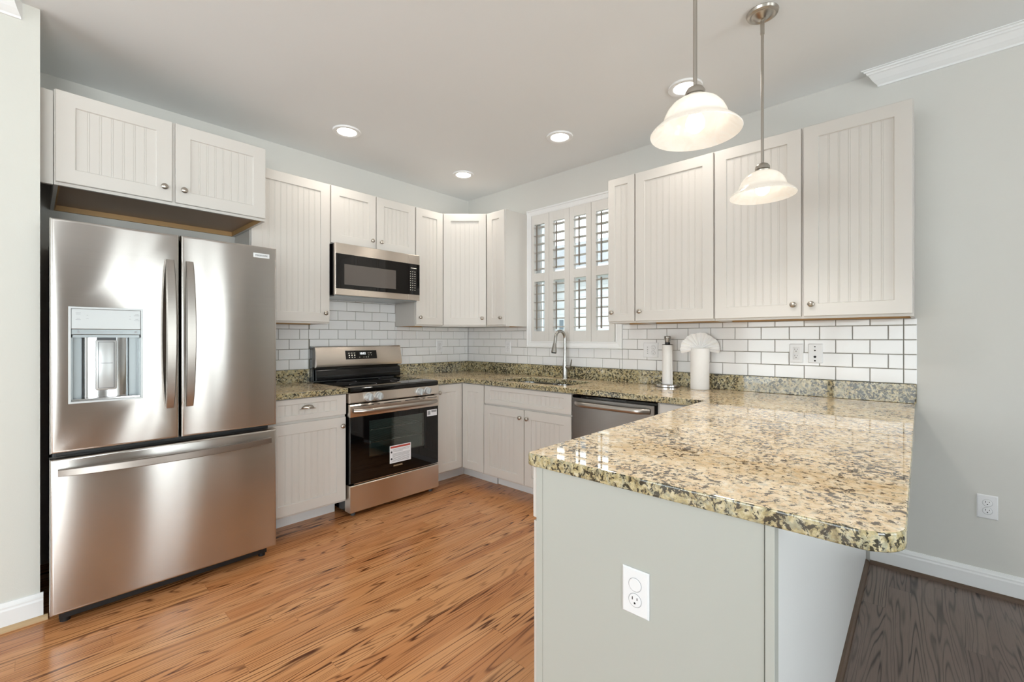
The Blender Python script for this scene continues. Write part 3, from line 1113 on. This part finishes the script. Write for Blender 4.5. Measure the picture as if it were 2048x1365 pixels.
rs, rg = door_rings(fm + .0035, fx1, .765, 1.782, .075)
rd = build('door', MB().rings(rs), 'steel', t, uv=True, smooth=30, label='right stainless door with the maker badge')
b = build('badge', MB().box(-2.371, -2.289, FY - .003, FY + .001, 1.716, 1.741, bev=.001), 'badge', rd)
build('badge_lettering', text('FRIGIDAIRE', .0125, textframe((-2.330, FY - .0034, 1.7285), (1, 0, 0))), 'ink', rd)
rs, rg = door_rings(fx0, fx1, .068, .742, .075)
fd = build('freezer_drawer', MB().rings(rs), 'steel', t, uv=True, smooth=30)


def bowed(p0, p1, out, bow, half, thick, n=18, lo=.78):
    """bar bowed away from the door between p0 and p1"""
    p0, p1, out = Vector(p0), Vector(p1), Vector(out)
    path, a, b_ = [], [], []
    for i in range(n + 1):
        f = i / n
        path.append(p0.lerp(p1, f) + out * (bow * math.sin(math.pi * f) ** .75))
        k = lo + (1 - lo) * math.sin(math.pi * f) ** .6
        a.append(half * k)
        b_.append(thick)
    return path, a, b_


def flatbar(path, half, thick, across, out, mat, name, parent):
    """rectangular section with soft edges"""
    mb = MB()
    A, O = Vector(across), Vector(out)
    sec = [(-1, -.6), (-.85, -1), (.85, -1), (1, -.6), (1, .5), (.8, 1), (-.8, 1), (-1, .5)]
    rings = []
    for p, h_ in zip(path, half):
        rings.append([tuple(Vector(p) + A * (u * h_) + O * (v * thick)) for u, v in sec])
    mb.rings(rings)
    return build(name, mb, mat, parent, smooth=35, uv=True)


for x, dd in ((-2.746, ld), (-2.667, rd)):
    path, a, b_ = bowed((x, FY - .010, .921), (x, FY - .010, 1.651), (0, -1, 0), .044, .0205, .010)
    flatbar(path, a, .011, (1, 0, 0), (0, -1, 0), 'steelhandle', 'handle', dd)
path, a, b_ = bowed((-3.132, FY - .010, .684), (-2.283, FY - .010, .684), (0, -1, 0), .052, .0185, .010, lo=.85)
flatbar(path, a, .011, (0, 0, 1), (0, -1, 0), 'steelhandle', 'handle', fd)

# ------------------------------------------------------------------ range
rx0, rx1, RY = -1.700, -.930, -.675
rc = (rx0 + rx1) / 2
t = thing('electric_range', (rc, -.36, 0), 'stainless freestanding electric range with a black glass cooktop', 'range')
mb = MB()
mb.box(rx0 + .008, rx0 + .020, -.630, -.035, .03, .905)
mb.box(rx1 - .020, rx1 - .008, -.630, -.035, .03, .905)
mb.box(rx0 + .02, rx1 - .02, -.05, -.035, .03, .905)
mb.box(rx0 + .02, rx1 - .02, -.62, -.05, .03, .05)
mb.box(rx0 + .02, rx1 - .02, -.62, -.05, .80, .81)
build('body', mb, 'blackenamel', t)
# oven interior behind the door window
mb = MB()
ox0, ox1, oz0, oz1 = -1.60, -1.03, .32, .72
mb.box(ox0 - .01, ox0, -.625, -.12, oz0, oz1)
mb.box(ox1, ox1 + .01, -.625, -.12, oz0, oz1)
mb.box(ox0, ox1, -.13, -.12, oz0, oz1)
mb.box(ox0, ox1, -.625, -.12, oz0 - .01, oz0)
mb.box(ox0, ox1, -.625, -.12, oz1, oz1 + .01)
ov = build('oven_cavity', mb, 'oveninside', t)
for z in (.485, .580):
    mb = MB()
    mb.cyl((ox0 + .005, -.60, z), (ox1 - .005, -.60, z), .0032, 8)
    mb.cyl((ox0 + .005, -.16, z), (ox1 - .005, -.16, z), .0032, 8)
    for k in range(15):
        x = ox0 + .03 + k * (ox1 - ox0 - .06) / 14
        mb.cyl((x, -.605, z + .004), (x, -.16, z + .004), .0018, 6)
    build('oven_rack', mb, 'chrome', ov, smooth=50)
# cooktop: black glass with rolled front edge
mb = MB()
cp = [(-.075, .905), (-.075, .9155), (-.655, .9165), (-.668, .9145), (-.676, .907), (-.678, .890), (-.676, .881), (-.62, .879), (-.62, .905)]
mb.prism(cp, lambda u, v, a: (a, u, v), rx0 + .004, rx1 - .004)
ck = build('cooktop', mb, 'blackglass', t, smooth=40)
for (x, y, r) in ((-1.50, -.49, .10), (-1.13, -.49, .115), (-1.50, -.23, .075), (-1.13, -.23, .075)):
    build('burner_ring', MB().lathe([(r - .002, .0), (r - .002, .0003), (r, .0003), (r, 0)], (x, y, .9166), seg=48), 'greyink', ck)
# backguard
mb = MB()
gp = [(-.020, .90), (-.078, .93), (-.100, 1.030), (-.108, 1.038), (-.110, 1.052), (-.085, 1.192), (-.078, 1.197), (-.020, 1.197)]
bgx0, bgx1 = -1.690, -.912
lower = [(-.022, .916), (-.098, .922), (-.102, .934), (-.094, 1.004), (-.088, 1.012), (-.060, 1.012), (-.060, 1.04), (-.022, 1.04)]
build('backguard_base', MB().prism(lower, lambda u, v, a: (a, u, v), bgx0 + .006, bgx1 - .006), 'blackenamel', t, smooth=40)
upper_ = [(-.022, 1.04), (-.092, 1.028), (-.112, 1.034), (-.118, 1.056), (-.088, 1.190), (-.080, 1.197), (-.022, 1.197)]
bgd = build('backguard', MB().prism(upper_, lambda u, v, a: (a, u, v), bgx0, bgx1), 'steelwarm', t, uv=True, smooth=30)
build('end_cap', MB().prism([(p[0] * 1.0, p[1]) for p in [(-.018, .915), (-.070, .915), (-.060, 1.03), (-.075, 1.19), (-.018, 1.199)]], lambda u, v, a: (a, u, v), bgx0 - .012, bgx0 - .0005), 'blackenamel', t)
# display on the sloping face
sl = Vector((0, .030, .134)).normalized()
nr = Vector((0, -.134, .030)).normalized()
TG = Matrix.Identity(4)
TG.col[0][:3], TG.col[1][:3], TG.col[2][:3] = (1, 0, 0), sl, Vector((1, 0, 0)).cross(sl)
TG.col[3][:3] = Vector((-1.302, -.103, 1.123)) + nr * .0005
TG.col[2][:3] = nr
dsp = build('display', MB(TG).box(-.142, .142, -.0365, .0365, .0, .0022, bev=.001), 'blackglass', bgd)
Tt = TG @ Matrix.Translation((.010, .010, .0026))
build('clock_digits', text('10:02', .026, Tt, .0002), 'led', dsp)
mb = MB(TG)
for i, x in enumerate((-.112, -.088, -.064)):
    mb.box(x - .008, x + .006, .014, .017, .0022, .0026)
    mb.lathe([(0, .0004), (.0055, .0004), (.0055, 0)], (x, -.003, .0023), seg=12)
    mb.lathe([(0, .0004), (.004, .0004), (.004, 0)], (x, -.021, .0023), seg=12)
for (x, y, w) in ((.062, .014, .008), (.084, .014, .018), (.066, -.004, .006), (.090, -.004, .006), (.018, -.021, .006), (.040, -.021, .008), (.060, -.021, .006), (-.02, -.021, .006)):
    mb.box(x - w / 2, x + w / 2, y - .0015, y + .0015, .0022, .0026)
build('key_legends', mb, 'ledwarm', dsp)
# control panel, knobs
cpn = build('control_panel', MB().prism([(-.60, .805), (-.672, .805), (-.679, .812), (-.676, .876), (-.670, .8785), (-.60, .8785)], lambda u, v, a: (a, u, v), rx0, rx1), 'steelwarm', t, uv=True, smooth=30)
for x in (-1.561, -1.482, -1.121, -1.048):
    mb = MB()
    mb.lathe([(0, -.002), (.031, -.002), (.031, -.006), (.027, -.009), (.0255, -.030), (.022, -.034), (0, -.034)], (x, -.676, .840), 'y', 28)
    kb = build('knob', mb, 'silverplastic', cpn, smooth=35)
    T_ = Matrix.Translation((x, -.676, .840)) @ Matrix.Rotation(math.radians(12), 4, 'Y')
    build('knob_grip', MB(T_).box(-.0055, .0055, -.046, -.033, -.025, .025, bev=.002), 'silverplastic', kb)
# oven door: black glass slab with a window, steel band on top
dz0_, dz1_ = .240, .796
DY = RY
wx0, wx1, wz0, wz1 = -1.553, -1.068, .400, .666
q = lambda x0, x1, z0, z1, y: [(x0, y, z0), (x1, y, z0), (x1, y, z1), (x0, y, z1)]
mb = MB().rings([q(rx0, rx1, dz0_, .7075, -.640), q(rx0, rx1, dz0_, .7075, DY + .003), q(rx0 + .003, rx1 - .003, dz0_ + .003, .7075, DY), q(wx0, wx1, wz0, wz1, DY), q(wx0, wx1, wz0, wz1, -.640), q(rx0, rx1, dz0_, .7075, -.640)], cap0=False, cap1=False)
od = build('oven_door', mb, 'blackglass', t, smooth=20)
build('window', MB().box(wx0, wx1, DY + .002, DY + .006, wz0, wz1), 'ovenpane', od)
mb = MB().prism([(-.640, .708), (DY - .001, .708), (DY - .003, .712), (DY - .003, .786), (DY + .004, .796), (-.640, .796)], lambda u, v, a: (a, u, v), rx0, rx1)
bd = build('door_band', mb, 'steelwarm', od, uv=True, smooth=30)
mb = MB()
L_ = rx1 - rx0
for (f0, f1) in ((.035, .235), (.275, .300), (.345, .535), (.580, .760), (.795, .825), (.855, .975)):
    mb.box(rx0 + f0 * L_, rx0 + f1 * L_, DY - .0036, DY, .7795, .7840)
build('vent_slots', mb, 'slot', od)
hp = []
for i in range(21):
    f = i / 20
    hp.append((rx0 + .026 + f * (L_ - .052), DY - .006 - .050 * min(1, math.sin(math.pi * f) * 2.6), .7495))
build('handle', MB().tube(hp, [.0135] * 21, 16, ry=[.0165] * 21), 'steelhandle', od, smooth=50, uv=True)
build('door_trim', MB().box(rx0 + .03, rx1 - .03, DY - .002, -.650, .2335, .2395, bev=.001), 'chrome', od)
# stickers
st = build('warning_sticker', MB().box(-1.386, -1.199, DY - .0012, DY - .0004, .320, .452), 'label', od)
mb = MB().box(-1.380, -1.205, DY - .0016, DY - .0010, .432, .446)
build('sticker_header', mb, 'redink', od)
mb = MB()
for z, a, b in ((.421, .04, .95), (.412, .15, .9), (.404, .15, .62), (.390, .12, .95), (.383, .12, .95), (.376, .12, .9), (.369, .12, .95), (.360, .12, .93), (.353, .12, .95), (.345, .12, .9), (.338, .12, .93), (.331, .05, .9)):
    mb.box(-1.386 + a * .187, -1.386 + b * .187, DY - .0016, DY - .0010, z - .0014, z + .0014)
build('sticker_lines', mb, 'greyink', od)
mb = MB()
for z in (.404, .352):
    mb.lathe([(0, -.0016), (.008, -.0016), (.008, -.001)], (-1.371, DY, z), 'y', 12)
build('sticker_icons', mb, 'ink', od)
build('energy_sticker', MB().box(-1.044, -.946, DY - .0012, DY - .0004, .632, .682), 'label', od)
mb = MB().box(-1.002, -.950, DY - .0016, DY - .0010, .661, .678).box(-1.039, -1.012, DY - .0016, DY - .0010, .642, .672)
build('energy_sticker_bar', mb, 'greyink', od)
build('door_lettering', text('FRIGIDAIRE', .0155, textframe((-1.314, DY - .0008, .2985), (1, 0, 0))), 'goldink', od)
# storage drawer and feet
mb = MB().prism([(-.60, .036), (RY + .001, .036), (RY - .002, .040), (RY - .002, .220), (RY + .002, .226), (-.60, .226)], lambda u, v, a: (a, u, v), rx0, rx1)
build('drawer', mb, 'steelwarm', t, uv=True, smooth=30)
for x in (rx0 + .05, rx1 - .04):
    for y in (-.62, -.10):
        build('foot', MB().cyl((x, y, 0), (x, y, .04), .016, 12), 'greyside', t, smooth=40)

# ------------------------------------------------------------------ microwave
mx0, mx1, MY = -1.674, -.919, -.400
t = thing('microwave', (-1.297, -.2, 1.588), 'over-the-range stainless and black microwave under the short cabinet', 'microwave')
build('body', MB().box(mx0 + .006, mx1 - .006, -.372, -.004, 1.592, 1.979), 'blackenamel', t)
build('vent_grille', MB().box(mx0 + .008, mx1 - .008, -.368, -.03, 1.580, 1.5915), 'silverdark', t)
xs = -1.037
dr = build('door', MB().box(mx0, xs - .0008, MY, -.3725, 1.590, 1.980, bev=.002), 'steelwarm', t, uv=True)
gl = build('glass', MB().box(mx0 + .003, xs - .0008, MY - .003, MY - .0005, 1.638, 1.9005, bev=.001), 'blackglass', dr)
build('window', MB().box(-1.606, -1.158, MY - .0036, MY - .0031, 1.670, 1.825), 'mwwin', dr)
cpn = build('control_column', MB().box(xs + .0008, mx1, MY, -.3725, 1.590, 1.980, bev=.002), 'steelwarm', t, uv=True)
build('control_panel', MB().box(xs + .0008, mx1 - .002, MY - .003, MY - .0005, 1.638, 1.9005, bev=.001), 'blackglass', cpn)
mb = MB()
for r_ in range(9):
    for cx_ in (-1.014, -.992, -.970):
        z = 1.833 - r_ * .0195
        mb.box(cx_ - .0035, cx_ + .0035, MY - .0036, MY - .0029, z - .0022, z + .0022)
mb.box(-1.012, -.955, MY - .0036, MY - .0029, 1.862, 1.866)
build('key_legends', mb, 'ledwarm', cpn)

# ------------------------------------------------------------------ dishwasher
t = thing('dishwasher', (-.33, -2.115, .1), 'stainless dishwasher built in right of the sink cabinet', 'dishwasher')
TDW = TW
build('body', MB(TDW).box(1.812, 2.422, .02, .585, .10, .868), 'dark', t)
build('toe_panel', MB(TDW).box(1.812, 2.422, .50, .54, .0, .0995), 'dark', t)
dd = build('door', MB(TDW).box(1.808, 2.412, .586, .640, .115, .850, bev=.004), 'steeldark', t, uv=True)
build('control_strip', MB(TDW).box(1.808, 2.424, .586, .634, .8505, .868, bev=.002), 'blackglass', t)
hp = []
for i in range(21):
    f = i / 20
    hp.append((-.642 - .042 * min(1.0, math.sin(math.pi * f) * 3.0), -1.838 - f * .545, .812))
build('handle', MB().tube(hp, [.0085] * 21, 14, ry=[.017] * 21), 'steelhandle', dd, smooth=50, uv=True)
tag(build('filler_strip', MB(TDW).box(2.4265, 2.4305, .30, .618, .10, .870), 'paint'), 'thin painted filler strip right of the dishwasher', 'filler strip')

# ------------------------------------------------------------------ outlets


def slots(mb, u, z, w):
    mb.box(u - .0075, u - .0055, w - .0003, w + .0003, z + .001, z + .009)
    mb.box(u + .0055, u + .0075, w - .0003, w + .0003, z + .002, z + .0085)
    mb.lathe([(0, .0003), (.0026, .0003), (.0026, -.0003)], (u, w, z - .0065), 'y', 10)


def outlet(T, u, z, label, kind='duplex', pw=.073, ph=.117, name='outlet'):
    wp = T @ Vector((u, 0, z - ph / 2))
    t = thing(name, wp, label, 'outlet', 'wall outlets')
    mb = MB(T)
    mb.rings([rect(u - pw / 2, u + pw / 2, z - ph / 2, z + ph / 2, .0005), rect(u - pw / 2, u + pw / 2, z - ph / 2, z + ph / 2, .003), rect(u - pw / 2, u + pw / 2, z - ph / 2, z + ph / 2, .006, .004)])
    if kind in ('duplex', 'double', 'button'):
        for zz in (z + .0195, z - .0195):
            mb.lathe([(.0166, .0004), (.0178, .0004)], (u if kind != 'double' else u + .022, .0060, zz), 'y', 28, m=1)
    build('cover_plate', mb, ['plastic', 'greyink'], t)
    us = [u]
    if kind == 'double':
        us = [u + .022]
    if kind in ('duplex', 'double', 'decora', 'button'):
        for uu in us:
            for i, zz in enumerate((z + .0195, z - .0195)):
                if kind == 'decora':
                    mb = MB(T).box(uu - .0165, uu + .0165, .0062, .0075, zz - .0185, zz + .0185, bev=.0006)
                else:
                    mb = MB(T).lathe([(0, .0022), (.0150, .0022), (.0165, .0012), (.0168, 0)], (uu, .0060, zz), 'y', 28)
                f = build('button' if (kind == 'button' and i == 0) else 'receptacle', mb, 'plastic', t, smooth=30)
                if not (kind == 'button' and i == 0):
                    mb = MB(T)
                    slots(mb, uu, zz, .0083 if kind != 'decora' else .0077)
                    build('slots', mb, 'slot', f)
    if kind == 'double':
        mb = MB(T).box(u - .036, u - .010, .0062, .0075, z - .033, z + .033, bev=.0006)
        f = build('rocker_switch', mb, 'plastic', t)
        mb = MB(T)
        for zz in (.022, .006, -.008, -.024):
            mb.box(u - .026, u - .020, .0074, .0078, z + zz - .002, z + zz + .002)
        build('indicator_marks', mb, 'ink', f)
    if kind == 'media':
        for zz, r in ((.040, .0035), (.018, .0045), (-.020, .007), (-.044, .0045)):
            mb = MB(T).lathe([(0, .002), (r * .6, .002), (r, .0012), (r, 0)], (u - .002, .0062, z + zz), 'y', 14)
            build('jack', mb, 'slot', t, smooth=40)
    return t


TAo = FA(0, -.0075)
TBo = FB(-.0075, 0)
outlet(TAo, -.397, 1.176, 'white duplex outlet on the tile of the range wall')
outlet(TBo, .600, 1.173, 'white duplex outlet on the tile left of the window')
outlet(TBo, 2.0915, 1.173, 'wide white switch and outlet plate behind the paper towel holder', 'double', .118, .114)
outlet(TBo, 3.0395, 1.171, 'white outlet beside the media plate over the peninsula counter', 'decora')
outlet(TBo, 3.1385, 1.172, 'white media plate with small dark jacks on the tile', 'media', name='media_plate')
outlet(FB(0, 0), 3.847, .4285, 'white duplex outlet low on the right wall near the baseboard')
outlet(FB(PX, 0), 3.0715, .6195, 'white outlet with a round button on the peninsula end panel', 'button')

# ------------------------------------------------------------------ paper towels
hx, hy = -.088, -2.257
t = thing('paper_towel_holder', (hx, hy, CZ1), 'steel upright paper towel holder with a round weighted base', 'paper towel holder')
build('base', MB().lathe([(0, 0), (.080, 0), (.083, .003), (.083, .015), (.079, .019), (0, .020)], (hx, hy, CZ1 + .0003), seg=40), 'polished', t, smooth=35)
build('foot_ring', MB().lathe([(.070, 0), (.0850, 0), (.0850, .0035), (.070, .0035)], (hx, hy, CZ1 + .0001), seg=40), 'dark', t)
build('rod', MB().cyl((hx, hy, CZ1 + .0195), (hx, hy, CZ1 + .315), .007, 14), 'chrome', t, smooth=40)
build('collar', MB().lathe([(0, 0), (.036, 0), (.038, .002), (.036, .004), (.018, .005), (.018, .020), (0, .020)], (hx, hy, CZ1 + .301), seg=28), 'dark', t, smooth=35)
build('finial', MB().lathe([(0, 0), (.0175, 0), (.0235, .034), (.024, .040), (.022, .044), (0, .045)], (hx, hy, CZ1 + .321), seg=28), 'faucet', t, smooth=35)
mb = MB()
R0 = .0355
prof = []
n = 40
for i in range(n + 1):
    a = 2 * math.pi * i / n - 1.9
    prof.append((hx + (R0 + .0012 * i / n) * math.cos(a), hy + (R0 + .0012 * i / n) * math.sin(a)))
prof.append((hx + .044 * math.cos(-1.80), hy + .044 * math.sin(-1.80)))
z0, z1 = CZ1 + .0215, CZ1 + .300
k = len(prof)
mb.add([(x, y, z0) for x, y in prof] + [(x, y, z1) for x, y in prof[:-1]] + [(prof[-2][0], prof[-2][1], z1)], [(i, i + 1, k + i + 1, k + i) for i in range(k - 1)])
mb.lathe([(.009, z0 - CZ1), (.0350, z0 - CZ1)], (hx, hy, CZ1), seg=30)
mb.lathe([(.0350, z1 - CZ1), (.009, z1 - CZ1)], (hx, hy, CZ1), seg=30)
o = build('paper_towel_roll', mb, 'paper', smooth=50)
tag(o, 'slim white paper towel roll on the steel holder', 'paper towel roll')
# standing roll with a pleated fan
qx, qy = -.105, -2.492
R1 = .0605
t = thing('paper_towel_roll', (qx, qy, CZ1), 'thick white paper towel roll standing on the counter with a folded fan', 'paper towel roll')
mb = MB()
mb.lathe([(.0, .272), (.020, .272), (.021, .281), (R1 - .002, .281), (R1, .279), (R1, .004), (R1 - .003, .0005), (0, .0005)], (qx, qy, CZ1), seg=48)
build('roll', mb, 'paper', t, smooth=40)
# loose sheet edge spiralling round the roll
vs = []
for i in range(15):
    f = i / 14
    a = math.radians(-172 + 92 * f)
    for r_, dz in ((R1 + .0006, 0), (R1 + .0014, .0016), (R1 + .0006, .004)):
        vs.append((qx + r_ * math.cos(a), qy + r_ * math.sin(a), CZ1 + .045 + .125 * f + dz))
build('sheet_edge', MB().add(vs, [(3 * i + j, 3 * i + j + 1, 3 * i + j + 4, 3 * i + j + 3) for i in range(14) for j in range(2)]), 'paper', t)
mb = MB()
cu = Vector((.565, -.825, 0)).normalized()
cw = Vector((-.825, -.565, 0)).normalized()
c0 = Vector((qx, qy, CZ1 + .276))
N = 26
vs = []
for i in range(N + 1):
    a = math.radians(196 - 212 * i / N)
    off = .007 if i % 2 else -.007
    rr_ = .128 + random.uniform(-.004, .004)
    for f in (.04, .4, .7, 1.0):
        p = c0 + cu * (math.cos(a) * rr_ * f) + Vector((0, 0, 1)) * (max(-.03, math.sin(a) * rr_ * f * .86)) + cw * (off * f)
        if math.sin(a) < 0 and f > .5:
            p += cw * .006
        vs.append(tuple(p))
mb.add(vs, [(4 * i + j, 4 * i + j + 1, 4 * i + j + 5, 4 * i + j + 4) for i in range(N) for j in range(3)])
build('pleated_fan', mb, 'paper', t)

# ------------------------------------------------------------------ ceiling lamps
WARM = (1.0, 0.93, 0.84)


def downlight(x, y, label, watts=11.0):
    t = thing('recessed_light', (x, y, H - .008), label, 'ceiling light', 'recessed ceiling lights')
    build('trim_ring', MB().lathe([(.064, .004), (.066, -.001), (.082, -.005), (.094, -.003), (.096, .0075), (.064, .0075)], (x, y, H - .008), seg=48), 'white', t, smooth=40)
    build('lens', MB().lathe([(0, 0.0), (.0655, 0.0), (.0655, .003), (0, .003)], (x, y, H - .0065), seg=48), 'lamp', t)
    l = bpy.data.lights.new('downlight', 'SPOT')
    l.energy, l.color, l.spot_size, l.spot_blend, l.shadow_soft_size = watts, WARM, math.radians(150), .9, .06
    o = bpy.data.objects.new('downlight', l)
    COL.objects.link(o)
    o.location = (x, y, H - .02)


downlight(-1.679, -.588, 'recessed ceiling light above the microwave, nearest the fridge')
downlight(-.580, -1.656, 'recessed ceiling light in front of the shuttered window')
downlight(-.561, -.565, 'recessed ceiling light nearest the corner of the room')
downlight(-.597, -2.583, 'recessed ceiling light half hidden behind the nearer pendant lamp')


def pendant(x, y, label, watts):
    t = thing('pendant_lamp', (x, y, 1.914), label, 'pendant lamp', 'pendant lamps over the peninsula')
    c = (x, y, 0)
    build('canopy', MB().lathe([(0, H), (.064, H), (.066, H - .004), (.062, H - .014), (.052, H - .018), (.044, H - .014), (.036, H - .016), (.022, H - .030), (.012, H - .036), (0, H - .037)], c, seg=40), 'nickel', t, smooth=35)
    build('stem', MB().lathe([(0, 2.050), (.0062, 2.050), (.0062, H - .10), (.0088, H - .10), (.0088, H - .055), (.006, H - .035), (0, H - .035)], c, seg=16), 'nickel', t, smooth=35)
    build('cap', MB().lathe([(0, 2.060), (.010, 2.060), (.024, 2.052), (.030, 2.042), (.030, 2.032), (.026, 2.030), (.035, 2.024), (.034, 2.018), (0, 2.018)], c, seg=32), 'nickel', t, smooth=35)
    out = [(.033, 2.020), (.052, 2.014), (.070, 2.002), (.084, 1.985), (.093, 1.966), (.097, 1.952), (.104, 1.943), (.118, 1.932), (.130, 1.921), (.136, 1.913), (.1345, 1.910)]
    inn = [(.130, 1.914), (.125, 1.918), (.113, 1.928), (.100, 1.938), (.093, 1.948), (.088, 1.964), (.080, 1.981), (.067, 1.997), (.050, 2.009), (.033, 2.015)]
    build('lamp_shade', MB().lathe(out + inn, c, seg=56), 'shade', t, smooth=40)
    build('socket', MB().lathe([(0, 2.018), (.017, 2.018), (.017, 1.990), (0, 1.990)], c, seg=20), 'plastic', t, smooth=35)
    build('bulb', MB().lathe([(0, 1.992), (.013, 1.990), (.014, 1.978), (.024, 1.960), (.029, 1.943), (.026, 1.927), (.015, 1.917), (0, 1.914)], c, seg=24), 'bulb', t, smooth=60)
    l = bpy.data.lights.new('pendant_glow', 'SPOT')
    l.energy, l.color, l.shadow_soft_size = watts, (1.0, .95, .88), .03
    l.spot_size, l.spot_blend = math.radians(150), 0.6
    o = bpy.data.objects.new('pendant_glow', l)
    COL.objects.link(o)
    o.location = (x, y, 1.895)


pendant(-.958, -3.075, 'pendant lamp nearer the cabinets, with its ceiling canopy in view', 7.0)
pendant(-1.790, -3.080, 'pendant lamp over the free end of the peninsula, canopy out of view', 7.0)

# ------------------------------------------------------------------ outside the kitchen window
struct('ground', MB().box(.6, 30, -14, 22, -.5, -.4), 'lawn')
t = thing('neighbouring_house', (8.5, 3.5, -.4), 'pale sided house with a grey shingle roof beyond the shuttered window', 'house')
mb = MB().box(8.0, 14, -6, 12, -.4, 3.15)
for k in range(21):
    z = -.3 + k * .165
    mb.box(7.985, 8.0, -6, 12, z, z + .15)
build('wall', mb, 'siding', t)
build('roof', MB().prism([(7.55, 3.12), (11, 4.76), (14.5, 3.12), (14.5, 3.3), (11, 4.94), (7.55, 3.3)], lambda u, v, a: (u, a, v), -6.4, 12.4), 'shingle', t)
build('fascia', MB().box(7.50, 7.56, -6.4, 12.4, 3.06, 3.32), 'sidingwhite', t)
build('belt_board', MB().box(7.955, 7.984, -6, 4.9, 2.20, 2.34), 'sidingwhite', t)
w_ = build('window', MB().box(7.955, 7.984, 4.48, 4.70, 1.50, 1.86), 'sidingwhite', t)
build('glass', MB().box(7.945, 7.954, 4.515, 4.665, 1.53, 1.83), 'houseglass', w_)
by = build('bay', MB().box(7.2, 7.98, 4.95, 7.4, -.4, 5.2), 'sidingwhite', t)
mb = MB()
for (a, b) in ((4.99, 5.12), (5.16, 5.29), (5.33, 5.46), (5.62, 5.9), (6.0, 6.3)):
    mb.box(7.17, 7.199, a, b, .2, 4.9)
build('bay_panes', mb, 'baypane', by)
